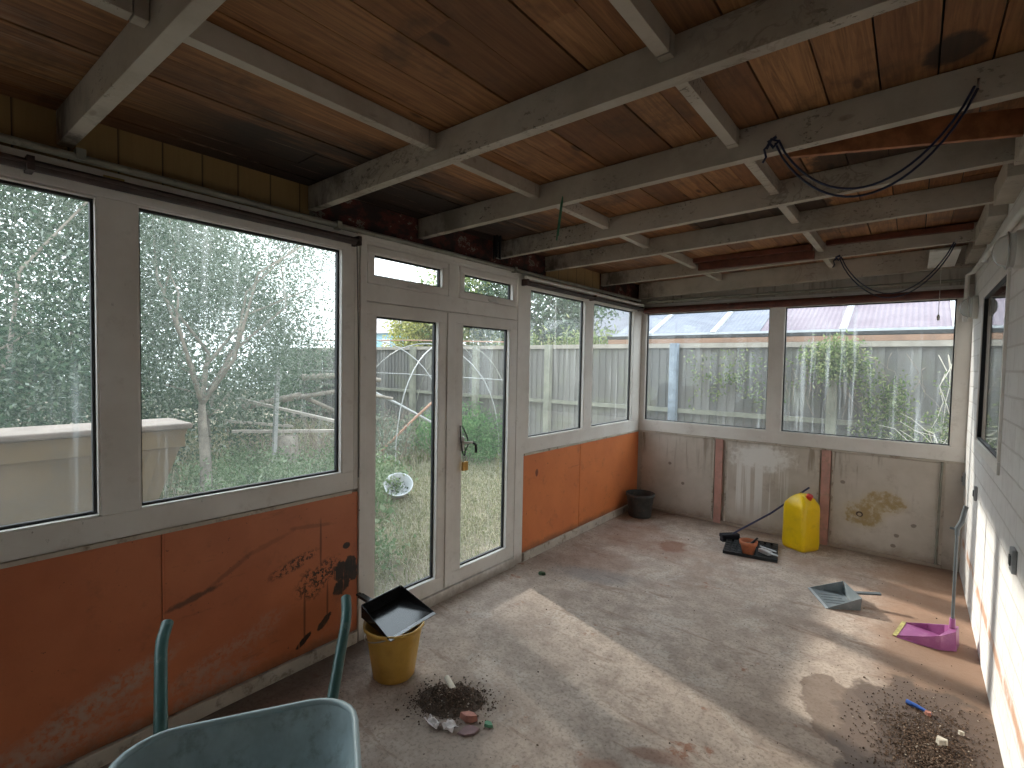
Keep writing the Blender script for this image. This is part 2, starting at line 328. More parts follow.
    simple('rubble_white', (.66, .60, .50), .8); simple('rubble_pink', (.46, .20, .15), .8, .2, 30); simple('slate_pink', (.27, .17, .17), .8, .15, 20)
    simple('paper', (.72, .66, .64), .8); simple('green_scrap', (.12, .28, .17), .8); simple('blue_scrap', (.04, .12, .45), .5)
    g = G('soil'); isl = g.island()
    M['soil'] = g.bsdf(g.ramp(isl, [(0, (.05, .032, .022)), (.5, (.105, .067, .045)), (.85, (.17, .11, .075)), (.97, (.22, .14, .09)), (.995, (.5, .43, .35))]), .9, None)
    g = G('bulkhead_glass'); M['bulkhead_glass'] = g.bsdf((.85, .86, .84), .12, None, Transmission_Weight=.75, IOR=1.3)
    simple('dark_room', (.02, .02, .022), .9)
    # outside
    g = G('ground_soil'); n = g.noise(2, 7, .65)
    M['ground_soil'] = g.bsdf(g.mix(g.sstep(n, .35, .65), (.25, .205, .15), (.13, .12, .07)), .95, g.noise(30, 4), .6, .03)
    def leafm(name, stops, trans=.35):
        g = G(name); c = g.ramp(g.island(), stops)
        d = g.n('ShaderNodeBsdfDiffuse'); g.put(d.inputs[0], c); t = g.n('ShaderNodeBsdfTranslucent'); g.put(t.inputs[0], c)
        m = g.n('ShaderNodeMixShader'); m.inputs[0].default_value = trans; g.put(m.inputs[1], d.outputs[0]); g.put(m.inputs[2], t.outputs[0])
        g.t.links.new(m.outputs[0], g.out.inputs[0]); M[name] = g.m
    leafm('leaf_olive', [(0, (.08, .12, .08)), (.4, (.16, .21, .15)), (.75, (.26, .30, .235)), (1, (.42, .45, .40))])
    leafm('leaf_dark', [(0, (.03, .06, .035)), (.5, (.08, .13, .08)), (.85, (.16, .21, .13)), (1, (.42, .46, .40))])
    leafm('leaf_conifer', [(0, (.07, .17, .06)), (.6, (.15, .28, .11)), (1, (.26, .38, .18))])
    leafm('leaf_yellow', [(0, (.18, .20, .05)), (.6, (.36, .36, .10)), (1, (.52, .48, .18))])
    leafm('leaf_climber', [(0, (.09, .15, .045)), (.5, (.20, .26, .09)), (1, (.42, .42, .22))])
    leafm('grass_blade', [(0, (.11, .14, .055)), (.35, (.20, .215, .10)), (.55, (.32, .29, .185)), (1, (.56, .51, .38))], .3)
    leafm('herb', [(0, (.09, .155, .06)), (.6, (.19, .27, .14)), (1, (.36, .41, .27))])
    simple('twig', (.27, .21, .165), .85, .25, 12); simple('bark', (.28, .24, .195), .9, .3, 9, bstr=.6)
    g = G('fence_board'); p = g.pos(); isl = g.island()
    n = g.noise(1, 5, .65, g.map(p, (18, 18, 1.5)))
    c = g.ramp(isl, [(0, (.12, .115, .107)), (.5, (.18, .172, .16)), (1, (.27, .257, .24))])
    c = g.mix(g.math('MULTIPLY', g.sstep(n, .35, .7), .5), c, (.15, .13, .11))
    c = g.mix(g.math('MULTIPLY', g.sstep(g.noise(2.2, 4), .5, .7), .35), c, (.21, .22, .12))
    M['fence_board'] = g.bsdf(c, .9, n, .4, .006)
    simple('fence_post', (.25, .245, .19), .9, .2, 5, coord='pos'); simple('blue_post', (.24, .28, .33), .7, .25, 6, coord='pos')
    simple('pale_rail', (.38, .335, .28), .85, .15, 5, coord='pos'); simple('orange_fascia', (.30, .17, .105), .8, .15, 5, coord='pos')
    def roof(name, ca, cb_):
        g = G(name); x = g.xyz()
        w = g.math('SINE', g.math('MULTIPLY', x[0], 2 * PI / .064))
        c = g.mix(g.sstep(g.noise(3, 5), .35, .65), ca, cb_)
        c = g.mix(g.math('MULTIPLY', g.sstep(w, -.2, .8, 0.0, 1.0), .16), c, tuple(k * .62 for k in cb_))
        M[name] = g.bsdf(c, .6, w, .3, .01, 0, .3)
    roof('roof_blue', (.19, .195, .23), (.15, .155, .19)); roof('roof_pink', (.21, .165, .19), (.17, .125, .15))
    simple('roof_slate', (.13, .135, .16), .7, .15, 6, coord='pos'); simple('shadow_gap', (.03, .03, .03), .9)
    simple('wall_render', (.55, .58, .62), .9, .1, 4, coord='pos'); simple('blue_cladding', (.25, .42, .50), .7, .1, 5, coord='pos')
    simple('skip_side', (.27, .185, .095), .65, .15, 2.0, dirt=(.22, .16, .10), dirt_amt=.6, coord='pos'); simple('skip_rim', (.33, .26, .215), .7, .15, 6, dirt=(.35, .25, .2), coord='pos')
    simple('tarp_blue', (.10, .26, .48), .6); simple('pale_pipe', (.38, .375, .36), .5); simple('rusty_pipe', (.45, .25, .17), .7)
    simple('basin_white', (.50, .51, .52), .35); simple('timber_grey', (.42, .37, .32), .9, .2, 8)

make_materials()

# ------------------------------------------------------------------ geometry
class MB:
    def __init__(s): s.v = []; s.f = []; s.sm = []
    def add(s, vs, fs, smooth=False):
        o = len(s.v); s.v += [tuple(v) for v in vs]; s.f += [tuple(i + o for i in f) for f in fs]; s.sm += [smooth] * len(fs)
        return s
    def box(s, a, b, mtx=None):
        x0, y0, z0 = a; x1, y1, z1 = b
        x0, x1 = sorted((x0, x1)); y0, y1 = sorted((y0, y1)); z0, z1 = sorted((z0, z1))
        vs = [Vector(p) for p in ((x0, y0, z0), (x1, y0, z0), (x1, y1, z0), (x0, y1, z0), (x0, y0, z1), (x1, y0, z1), (x1, y1, z1), (x0, y1, z1))]
        if mtx is not None: vs = [mtx @ v for v in vs]
        return s.add(vs, [(0, 3, 2, 1), (4, 5, 6, 7), (0, 1, 5, 4), (1, 2, 6, 5), (2, 3, 7, 6), (3, 0, 4, 7)])
    def bar(s, p, q, w, h, up=(0, 0, 1)):
        p, q = Vector(p), Vector(q); d = (q - p).normalized(); side = d.cross(Vector(up))
        if side.length < 1e-4: side = d.cross(Vector((1, 0, 0)))
        side.normalize(); u = side.cross(d)
        vs = []
        for c in (p, q):
            for a, b in ((-1, -1), (1, -1), (1, 1), (-1, 1)): vs.append(c + side * a * w / 2 + u * b * h / 2)
        return s.add(vs, [(0, 3, 2, 1), (4, 5, 6, 7), (0, 1, 5, 4), (1, 2, 6, 5), (2, 3, 7, 6), (3, 0, 4, 7)])
    def tube(s, path, r, seg=10, caps=True):
        path = [Vector(p) for p in path]; n = len(path)
        rs = r if isinstance(r, (list, tuple)) else [r] * n
        d0 = (path[1] - path[0]).normalized(); side = d0.cross(Vector((0, 0, 1)))
        if side.length < .05: side = d0.cross(Vector((0, 1, 0)))
        side.normalize(); vs = []
        for i in range(n):
            d = (path[min(i + 1, n - 1)] - path[max(i - 1, 0)]).normalized()
            side = (side - d * side.dot(d)).normalized(); u = d.cross(side)
            for k in range(seg):
                a = 2 * PI * k / seg; vs.append(path[i] + (side * math.cos(a) + u * math.sin(a)) * rs[i])
        fs = [(i * seg + k, i * seg + (k + 1) % seg, (i + 1) * seg + (k + 1) % seg, (i + 1) * seg + k) for i in range(n - 1) for k in range(seg)]
        s.add(vs, fs, True)
        if caps:
            s.add([vs[k] for k in range(seg)], [tuple(reversed(range(seg)))])
            s.add([vs[(n - 1) * seg + k] for k in range(seg)], [tuple(range(seg))])
        return s
    def lathe(s, prof, c=(0, 0, 0), seg=32, mtx=None, rfun=None):
        n = len(prof); vs = []
        for r, z in prof:
            for k in range(seg):
                a = 2 * PI * k / seg; rr = r * (rfun(a, z) if rfun else 1)
                v = Vector((rr * math.cos(a), rr * math.sin(a), z))
                if mtx is not None: v = mtx @ v
                vs.append(v + Vector(c))
        fs = [(i * seg + k, i * seg + (k + 1) % seg, (i + 1) * seg + (k + 1) % seg, (i + 1) * seg + k) for i in range(n - 1) for k in range(seg)]
        return s.add(vs, fs, True)
    def loft(s, rings, cap0=False, cap1=False, smooth=True):
        seg = len(rings[0]); vs = [Vector(p) for r in rings for p in r]
        fs = [(i * seg + k, i * seg + (k + 1) % seg, (i + 1) * seg + (k + 1) % seg, (i + 1) * seg + k) for i in range(len(rings) - 1) for k in range(seg)]
        if cap0: fs.append(tuple(reversed(range(seg))))
        if cap1: fs.append(tuple((len(rings) - 1) * seg + k for k in range(seg)))
        return s.add(vs, fs, smooth)
    def xf(s, m):
        s.v = [tuple(m @ Vector(v)) for v in s.v]; return s
    def build(s, name, mat, parent=None, bevel=0, local=False):
        """one mesh object; vertices are world coordinates unless local"""
        me = bpy.data.meshes.new(name)
        V = [Vector(v) for v in s.v]
        if not local:
            if parent is not None:
                off = Vector(parent.get('_org', (0, 0, 0)))
            else:
                xs = [v.x for v in V]; ys = [v.y for v in V]
                off = Vector(((min(xs) + max(xs)) / 2, (min(ys) + max(ys)) / 2, min(v.z for v in V)))
            V = [v - off for v in V]
        me.from_pydata([tuple(v) for v in V], [], s.f)
        me.polygons.foreach_set('use_smooth', s.sm)
        me.materials.append(M[mat]); me.update()
        o = bpy.data.objects.new(name, me); COL.objects.link(o)
        bm = bmesh.new(); bm.from_mesh(me); bmesh.ops.recalc_face_normals(bm, faces=bm.faces); bm.to_mesh(me); bm.free()
        if parent is not None:
            o.parent = parent
            if not local: o['_org'] = parent.get('_org', (0, 0, 0))
        elif not local:
            o.location = off; o['_org'] = tuple(off)
        if bevel:
            b = o.modifiers.new('bevel', 'BEVEL'); b.width = bevel; b.segments = 2; b.limit_method = 'ANGLE'
        return o

def tag(o, label=None, cat=None, group=None, kind=None):
    if label: o['label'] = label
    if cat: o['category'] = cat
    if group: o['group'] = group
    if kind: o['kind'] = kind
    return o
def thing(name, loc, label, cat, group=None, rz=0):
    o = bpy.data.objects.new(name, None); COL.objects.link(o); o.empty_display_size = .1
    o.location = loc; o.rotation_euler = (0, 0, rz); o['_org'] = tuple(loc)
    return tag(o, label, cat, group)
def struct(o, label): return tag(o, label, 'room part' if False else None, None, 'structure')

def quads(name, P, mat, parent=None, loc=None, smooth=False):
    """P: (N,4,3) array of quads -> one mesh object"""
    N = len(P); me = bpy.data.meshes.new(name)
    off = np.array(parent.get('_org', (0, 0, 0))) if parent is not None else (np.array([P[..., 0].mean(), P[..., 1].mean(), P[..., 2].min()]))
    V = (P - off).reshape(-1, 3).astype(np.float32)
    me.vertices.add(4 * N); me.vertices.foreach_set('co', V.ravel())
    me.loops.add(4 * N); me.loops.foreach_set('vertex_index', np.arange(4 * N, dtype=np.int32))
    me.polygons.add(N); me.polygons.foreach_set('loop_start', np.arange(0, 4 * N, 4, dtype=np.int32)); me.polygons.foreach_set('loop_total', np.full(N, 4, np.int32))
    me.update(calc_edges=True); me.materials.append(M[mat])
    o = bpy.data.objects.new(name, me); COL.objects.link(o)
    if parent is not None: o.parent = parent
    else: o.location = off; o['_org'] = tuple(off)
    return o
def unit(a): return a / np.linalg.norm(a, axis=-1, keepdims=True)
def leaf_quads(P, L, W, bias=(0, 0, 0), jitter=.35):
    N = len(P); d = unit(RNG.normal(size=(N, 3)) + np.array(bias)); s = unit(np.cross(d, RNG.normal(size=(N, 3))))
    l = (L * (1 + jitter * RNG.uniform(-1, 1, N)))[:, None]; w = (W * (1 + jitter * RNG.uniform(-1, 1, N)))[:, None]
    return np.stack([P, P + d * l * .45 + s * w / 2, P + d * l, P + d * l * .45 - s * w / 2], 1)
def crown_points(n, c, r, clumps, spread, hollow=.5):
    u = unit(RNG.normal(size=(clumps, 3))) * (RNG.uniform(hollow, 1, clumps) ** .6)[:, None]
    C_ = np.array(c) + u * np.array(r)
    k = RNG.integers(0, clumps, n)
    return C_[k] + RNG.normal(size=(n, 3)) * spread * np.array([1, 1, 1.1])

# ------------------------------------------------------------------ room shell
fl = MB().box((XL - .12, YN - .1, -.12), (XR + .25, YB + .12, 0)).build('floor', 'floor_concrete'); struct(fl, '')
def lz(x, y): return 2.43 + .0246 * x + .0072 * y          # underside of the joists
def cz(x, y): return lz(x, y) + .121                       # underside of the boards
mb = MB(); x = XL - .10
brng = random.Random(3)
while x < XR + .12:
    w = brng.choice([.13, .145, .15, .165]); x1 = min(x + w, XR + .14); y = YN - .1
    while y < YB + .1:
        y1 = min(y + brng.uniform(1.6, 3.6), YB + .1)
        if YB + .1 - y1 < .5: y1 = YB + .1
        dzb = brng.uniform(-.0, .004)
        vs = [(a, b, cz(a, b) + t) for t in (dzb, .022) for a, b in ((x + .0028, y + .001), (x1 - .0028, y + .001), (x1 - .0028, y1 - .001), (x + .0028, y1 - .001))]
        mb.add(vs, [(0, 3, 2, 1), (4, 5, 6, 7), (0, 1, 5, 4), (1, 2, 6, 5), (2, 3, 7, 6), (3, 0, 4, 7)])
        y = y1
    x = x1
ceil = mb.build('ceiling', 'ceiling_wood'); struct(ceil, '')
mb = MB(); vs = [(a, b, cz(a, b) + t) for t in (.024, .06) for a, b in ((XL - .3, YN - .15), (XR + .3, YN - .15), (XR + .3, YB + .25), (XL - .3, YB + .25))]
mb.add(vs, [(0, 3, 2, 1), (4, 5, 6, 7), (0, 1, 5, 4), (1, 2, 6, 5), (2, 3, 7, 6), (3, 0, 4, 7)])
mb.build('light_seal_sheet', 'shadow_gap', ceil)  # unseen sheet added over the boards to block light leaks

# joists
JY = [.488, 1.432, 2.149, 2.837, 3.486, 4.466]; SK = [.038, .0265, .020, -.009, -.002, -.001]
JL = ['white painted ceiling joist nearest the camera, crossing the upper left corner',
      'white painted ceiling joist second from the camera, running to the top edge of the photo',
      'white painted ceiling joist third from the camera, the long blue cable is tied to it',
      'water stained painted ceiling joist fourth from the camera, behind the long blue cable',
      'painted ceiling joist with curly damp marks at its middle, fifth from the camera',
      'painted ceiling joist nearest the back wall, short blue cable tied to it']
def jy(i, x): return JY[i] + SK[i] * x
def sloped(mb, x0, x1, ya, yb, wy, dz0, dz1):
    vs = []
    for dz in (dz0, dz1):
        for X_, Y_ in ((x0, ya), (x1, yb), (x1, yb + wy), (x0, ya + wy)): vs.append((X_, Y_, lz(X_, Y_) + dz))
    return mb.add(vs, [(0, 3, 2, 1), (4, 5, 6, 7), (0, 1, 5, 4), (1, 2, 6, 5), (2, 3, 7, 6), (3, 0, 4, 7)])
for i in range(6):
    o = sloped(MB(), XL - .045, XR + (.0 if i > 1 else .02), jy(i, XL), jy(i, XR), .046, 0, .1205).build('ceiling_joist', 'joist_paint', bevel=.002)
    tag(o, JL[i], 'joist', 'ceiling joists')
o = sloped(MB(), XL - .0, XR - .002, YB - .09, YB - .09, .055, -.045, .1205).build('ceiling_joist', 'joist_paint', bevel=.003)
tag(o, 'white painted header timber lying flat along the top of the back wall', 'joist')
bayn = ['between the nearest joist and the second one', 'between the second joist and the third', 'between the third joist and the fourth', 'between the fourth joist and the fifth', 'between the fifth joist and the one nearest the back', 'behind the joist nearest the back wall']
for row, (xc, rn) in enumerate(((-1.555, 'left row'), (-.592, 'right row'))):
    for i in range(-1, 6):
        if i == -1 and row == 1: continue
        ya = (jy(i, xc) + .047) if i >= 0 else -.55
        yb = jy(i + 1, xc) - .001 if i < 5 else YB - .092
        sh = .006 * (-1) ** i
        mb = MB()
        vs = []
        for dz in (.055, .120):
            for X_, Y_ in ((xc - .02 + sh, ya), (xc + .02 + sh, ya), (xc + .02 + sh, yb - .035), (xc - .02 + sh, yb - .035)): vs.append((X_, Y_, lz(X_, Y_) + dz))
        F_ = [(0, 3, 2, 1), (4, 5, 6, 7), (0, 1, 5, 4), (1, 2, 6, 5), (2, 3, 7, 6), (3, 0, 4, 7)]
        mb.add(vs, F_); vs = []
        for dz in (.054, .120):
            for X_, Y_ in ((xc - .021 + sh, yb - .032), (xc + .021 + sh, yb - .032), (xc + .021 + sh, yb), (xc - .021 + sh, yb)): vs.append((X_, Y_, lz(X_, Y_) + dz))
        mb.add(vs, F_)
        o = mb.build('ceiling_noggin', 'joist_paint', bevel=.0015)
        tag(o, 'short white brace, %s, %s' % (rn, bayn[i] if i >= 0 else 'in front of the nearest joist'), 'noggin', 'short braces between the joists')

# packing blocks on top of the right wall
for i, (ya, yb) in enumerate(((2.25, 2.76), (2.95, 3.42), (3.62, 4.38), (4.6, 5.2))):
    o = MB().box((XR - .075, ya, lz(XR, ya) - .045 + .01 * (i % 2)), (XR - .001, yb, lz(XR, ya) + .07)).build('wall_plate_block', 'joist_paint', bevel=.003)
    tag(o, ['white timber block over the right wall behind the third joist', 'white timber block over the right wall behind the fourth joist',
            'long white timber block over the right wall behind the fifth joist', 'white timber block over the right wall, nearest the back corner'][i], 'block', 'blocks over the right wall')

def wbox(mb, plane, a0, a1, z0, z1, d0, d1):
    if plane == 'L': return mb.box((XL - d0, a0, z0), (XL - d1, a1, z1))
    if plane == 'B': return mb.box((a0, YB + d0, z0), (a1, YB + d1, z1))
    return mb.box((XR + d0, a0, z0), (XR + d1, a1, z1))
F0, F1 = 0.0, .065                                         # frame depth range outward from inner wall face

# left wall: low wall under the windows, high strip over them
mb = MB(); wbox(mb, 'L', YN, 1.648, 0, .872, .012, .10); wbox(mb, 'L', 3.186, YB, 0, .872, .012, .10)
wbox(mb, 'L', YN, 5.40, 2.30, 2.54, .075, .10)
wl = mb.build('wall_left', 'back_board'); struct(wl, '')
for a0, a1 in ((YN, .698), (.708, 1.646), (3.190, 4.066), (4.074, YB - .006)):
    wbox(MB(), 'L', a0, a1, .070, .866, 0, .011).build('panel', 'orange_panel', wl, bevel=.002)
for a0, a1 in ((YN, 1.375), (3.52, 4.44)):
    wbox(MB(), 'L', a0, a1, 2.31, 2.53, .046, .058).build('cladding', 'yellow_cladding', wl)
for a0, a1 in ((1.376, 3.518), (4.442, YB)):
    wbox(MB(), 'L', a0, a1, 2.31, 2.53, .050, .062).build('peeling_strip', 'peeling_red', wl)
for a0, a1 in ((YN, 1.6), (3.19, YB)):
    wbox(MB(), 'L', a0, a1, .866, .884, -.012, .02).build('sill_strip', 'cream_trim', wl, bevel=.002)
wbox(MB(), 'L', .699, .707, .070, .866, -.004, .008).build('cover_strip', 'orange_panel', wl)
for a0, a1 in ((YN, 1.640), (3.20, YB - .01)):
    struct(wbox(MB(), 'L', a0, a1, 0, .068, -.016, .012).build('baseboard_left', 'cream_trim', bevel=.004), '')
# little rail of white timber hiding the head of the left windows
struct(wbox(MB(), 'L', YN, 1.640, 2.262, 2.308, -.002, .07).build('trim_1', 'upvc', bevel=.003), '')
struct(wbox(MB(), 'L', 1.640, YB, 2.285, 2.312, -.002, .07).build('trim_2', 'upvc', bevel=.003), '')

# back wall
mb = MB(); wbox(mb, 'B', XL - .1, XR + .1, 0, .872, .014, .11); wbox(mb, 'B', XL - .1, XR + .1, 2.30, 2.60, .02, .11)
wb = mb.build('wall_back', 'back_board'); struct(wb, '')
for a0, a1 in ((XL + .035, -1.580), (-1.468, -.640), (-.545, .235)):
    wbox(MB(), 'B', a0, a1, .03, .862, -.004, .013).build('panel', 'back_board', wb, bevel=.002)
    for q in (a0, a1 - .016):
        wbox(MB(), 'B', q, q + .016, .03, .862, -.008, -.0045).build('edge_strip', 'cream_trim', wb)
for a0 in (-1.567, -.626):
    wbox(MB(), 'B', a0, a0 + .072, 0, .872, -.022, .013).build('batten', 'pink_batten', wb, bevel=.003)
wbox(MB(), 'B', .236, XR, 0, .872, -.002, .013).build('edge_board', 'peeling_red' if False else 'back_board', wb)
wbox(MB(), 'B', XL, XR, .866, .884, -.012, .02).build('sill_strip', 'cream_trim', wb)
struct(wbox(MB(), 'B', XL + .03, .24, 0, .028, -.018, .013).build('baseboard_back', 'back_board', bevel=.004), '')

# right wall with its window opening
W4 = (3.40, 4.56, 1.10, 2.15)
mb = MB()
for a0, a1, z0, z1 in ((YN, W4[0], 0, 2.62), (W4[1], YB + .1, 0, 2.62), (W4[0], W4[1], 0, W4[2]), (W4[0], W4[1], W4[3], 2.62)):
    wbox(mb, 'R', a0, a1, z0, z1, 0, .22)
wr = mb.build('wall_right', 'white_brick'); struct(wr, '')
mb = MB(); wbox(mb, 'R', W4[0] - .2, W4[1] + .2, W4[2] - .2, W4[3] + .2, .9, .95); wbox(mb, 'R', W4[0] - .2, W4[1] + .2, W4[2] - .25, W4[2] - .2, .22, .95)
wbox(mb, 'R', W4[0] - .2, W4[1] + .2, W4[3] + .2, W4[3] + .25, .22, .95); wbox(mb, 'R', W4[0] - .25, W4[0] - .2, W4[2] - .2, W4[3] + .2, .22, .95); wbox(mb, 'R', W4[1] + .2, W4[1] + .25, W4[2] - .2, W4[3] + .2, .22, .95)
mb.build('dark_room_behind', 'dark_room', wr)

mb = MB(); mb.box((XL - .1, YN - .15, 0), (XR + .2, YN, 2.6))  # unseen wall behind the camera, closed to darken ceiling and joist faces
struct(mb.build('wall_front', 'white_brick'), '')

def window(name, plane, outer, panes, glass, mats='upvc', d=(F0, F1), label='', gd=.040):
    """outer=(a0,a1,z0,z1); panes list of (a0,a1,z0,z1): visible glass; frame = everything between"""
    a0, a1, z0, z1 = outer; root = MB()
    xs = sorted(panes)
    # stiles and rails around a single row of panes
    top = max(p[3] for p in xs); bot = min(p[2] for p in xs)
    wbox(root, plane, a0, a1, z0, bot, *d); wbox(root, plane, a0, a1, top, z1, *d)
    prev = a0
    for p in xs:
        wbox(root, plane, prev, p[0], bot, top, *d); prev = p[1]
    wbox(root, plane, prev, a1, bot, top, *d)
    r = root.build(name, mats, bevel=.003); struct(r, '')
    for p in xs:
        g = MB(); e = .016; dd = (d[0] + gd - .010, d[1] - .012)
        for q in ((p[0], p[0] + e, p[2], p[3]), (p[1] - e, p[1], p[2], p[3]), (p[0] + e, p[1] - e, p[2], p[2] + e), (p[0] + e, p[1] - e, p[3] - e, p[3])): wbox(g, plane, *q, *dd)
        g.build('gasket', 'gasket', r)
        b = MB(); e2 = .012; dd = (d[0] + .003, d[0] + gd - .0105)   # glazing bead
        for q in ((p[0], p[0] + e2 * .5, p[2], p[3]), (p[1] - e2 * .5, p[1], p[2], p[3]), (p[0], p[1], p[2], p[2] + e2 * .5), (p[0], p[1], p[3] - e2 * .5, p[3])): wbox(b, plane, *q, *dd)
        b.build('glazing_bead', mats, r)
        wbox(MB(), plane, p[0] + .002, p[1] - .002, p[2] + .002, p[3] - .002, d[0] + gd, d[0] + gd + .004).build('pane', glass, r)
    return r
window('window_1', 'L', (YN, 1.617, .884, 2.262), [(YN + .1, -.62, .985, 2.205), (-.50, .501, .985, 2.205), (.626, 1.545, .985, 2.208)], 'glass_hazy')
window('window_2', 'L', (3.182, YB, .884, 2.285), [(3.242, 4.112, 1.0, 2.215), (4.262, 5.155, 1.0, 2.215)], 'glass_dirty')
window('window_3', 'B', (XL - .065, XR, .884, 2.300), [(-2.375, -1.103, 1.0, 2.20), (-.982, .257, 1.0, 2.20)], 'glass_dirty')
w4 = window('window_4', 'R', (W4[0], W4[1], W4[2], W4[3]), [(W4[0] + .03, W4[1] - .065, W4[2] + .065, W4[3] - .05)], 'glass_clear', d=(-.012, .055), gd=.016)
# door frame, leaves and toplights
mb = MB()
wbox(mb, 'L', 1.648, 1.690, 0, 2.285, -.012, .07); wbox(mb, 'L', 3.075, 3.182, 0, 2.285, -.006, .07)
wbox(mb, 'L', 1.690, 3.075, 0, .070, -.018, .07); wbox(mb, 'L', 1.690, 3.075, 1.945, 2.045, 0, .07); wbox(mb, 'L', 1.690, 3.075, 2.262, 2.285, 0, .07)
wbox(mb, 'L', 2.335, 2.425, 2.045, 2.262, 0, .07); wbox(mb, 'L', 1.617, 1.648, .884, 2.285, .0, .07)
df = mb.build('trim_3', 'upvc', bevel=.003); struct(df, '')
d1 = window('door_1', 'L', (1.692, 2.348, .073, 1.942), [(1.757, 2.250, .165, 1.872)], 'glass_door', d=(-.004, .058))
d2 = window('door_2', 'L', (2.352, 3.072, .073, 1.942), [(2.468, 2.985, .165, 1.872)], 'glass_door', d=(-.004, .058))
wbox(MB(), 'L', 2.318, 2.388, .085, 1.935, -.014, -.0045).build('meeting_stile', 'upvc', d2, bevel=.002)
h = MB(); hz = 1.045; hy = 2.47
wbox(h, 'L', hy - .016, hy + .016, hz - .05, hz + .05, -.016, -.004)
h.tube([(XL + .012, hy, hz + .012), (XL + .05, hy, hz + .012), (XL + .055, hy + .06, hz + .010)], .009, 8)
hp = h.build('handle', 'white_plastic', d2)
h = MB(); h.tube([(XL + .055, hy + .055, hz + .012), (XL + .060, hy + .085, hz - .01), (XL + .055, hy + .095, hz - .065)], .009, 8); h.build('handle_tip', 'black_matt', hp)
for wn, (a0, a1) in (('window_5', (1.700, 2.325)), ('window_6', (2.435, 3.060))):
    w = window(wn, 'L', (a0, a1, 2.047, 2.260), [(a0 + .04, a1 - .045, 2.088, 2.222)], 'glass_clear', d=(-.004, .055))
    c_ = (a0 + a1) / 2 + .02; lt = MB(); wbox(lt, 'L', c_ - .035, c_ + .035, 2.052, 2.066, -.022, -.004); lt.bar((XL + .02, c_ - .06, 2.062), (XL + .022, c_ + .05, 2.050), .012, .008)
    lt.build('latch', 'white_plastic', w, bevel=.002)

# padlock on a cable loop between the leaves
t = thing('padlock', (XL + .035, 2.475, .86), 'brass padlock hanging from a black cable loop on the glazed doors', 'padlock')
MB().box((XL + .022, 2.452, .862), (XL + .044, 2.500, .925)).build('body', 'brass', t, bevel=.004)
MB().tube([(XL + .033, 2.462, .92), (XL + .033, 2.462, .955), (XL + .033, 2.476, .968), (XL + .033, 2.490, .955), (XL + .033, 2.490, .92)], .004, 8).build('shackle', 'steel', t)
MB().tube([(XL + .033, 2.474, .962), (XL + .045, 2.465, 1.0), (XL + .040, 2.505, 1.05), (XL + .03, 2.49, 1.11), (XL + .025, 2.455, 1.17), (XL + .018, 2.44, 1.175), (XL + .02, 2.45, 1.06), (XL + .025, 2.46, .985), (XL + .033, 2.472, .965)], .0045, 8).build('cable_loop', 'black_matt', t)

# ------------------------------------------------------------------ blinds and pipes along the heads
def blind(name, plane, a0, a1, zc, lab, white=True, dark='blind_dark', rr_=.020):
    m = (a0 + a1) / 2
    loc = (XL + .04, m, zc) if plane == 'L' else (m, YB - .05, zc)
    t = thing(name, loc, lab, 'blind', 'rolled blinds over the windows')
    P = (lambda a, d, z: (XL + d, a, z)) if plane == 'L' else (lambda a, d, z: (a, YB - d, z))
    if white: MB().tube([P(a0, .055, zc + .040), P(a1, .055, zc + .040)], .015, 10).build('rail', 'white_plastic', t)
    rl = MB(); rl.tube([P(a0 + .02, .040, zc), P(a1 - .02, .040, zc)], rr_, 14); rl.tube([P(a0 + .06, .062, zc + .004), P(a1 - .03, .062, zc + .004)], .007, 8)
    rl.build('rolled_slats', dark, t)
    n = 4 if plane == 'B' else 3
    for k in range(n):
        a = a0 + .02 + (a1 - a0 - .04) * k / (n - 1)
        b = MB().box(*((P(a - .010, .0, zc - .022), P(a + .010, .068, zc + .026)))).build('bracket', 'blind_dark' if plane == 'L' else 'cream_trim', t)
    return t
b1 = blind('rolled_blind', 'L', YN + .1, 1.625, 2.252, 'long dark rolled blind over the two big panes beside the orange wall', white=False)
MB().tube([(XL + .045, 1.60, 2.23), (XL + .020, 1.63, 1.7), (XL + .016, 1.635, 1.2), (XL + .012, 1.64, .95)], .0025, 6).build('cord', 'black_matt', b1)
wbox(MB(), 'L', .52, .585, 2.275, 2.290, -.006, -.003).build('label_plate', 'label_ochre', b1)
blind('rolled_blind', 'L', 3.10, 5.26, 2.240, 'rolled blind with a white rail over the panes beyond the glazed doors')
b3 = blind('rolled_blind', 'B', XL + .03, XR - .02, 2.228, 'long red-brown rolled blind across the top of the back window', white=False, dark='blind_brown', rr_=.036)
def pth(seq, label, name='conduit_pipe', mat='pipe_grey', r=.014, grp='pipes along the window heads', clips=()):
    t = thing(name, seq[0], label, 'pipe', grp)
    MB().tube(seq, r, 10).build('pipe', mat, t)
    for c in clips: MB().box((c[0] - .02, c[1] - .014, c[2] - .02), (c[0] + .02, c[1] + .014, c[2] + .02)).build('clip', mat, t)
    return t
pth([(XL + .022, YN + .05, 2.335), (XL + .022, 1.4, 2.318), (XL + .022, 3.2, 2.322), (XL + .022, YB - .12, 2.335)], 'grey-green pipe running along the top of the left windows', clips=[(XL + .02, .45, 2.335), (XL + .02, 1.5, 2.318), (XL + .02, 3.0, 2.322)])
pth([(XL + .08, YB - .045, 2.325), (XR - .03, YB - .045, 2.330)], 'grey-green pipe running above the back window', clips=[(-1.1, YB - .04, 2.328)])
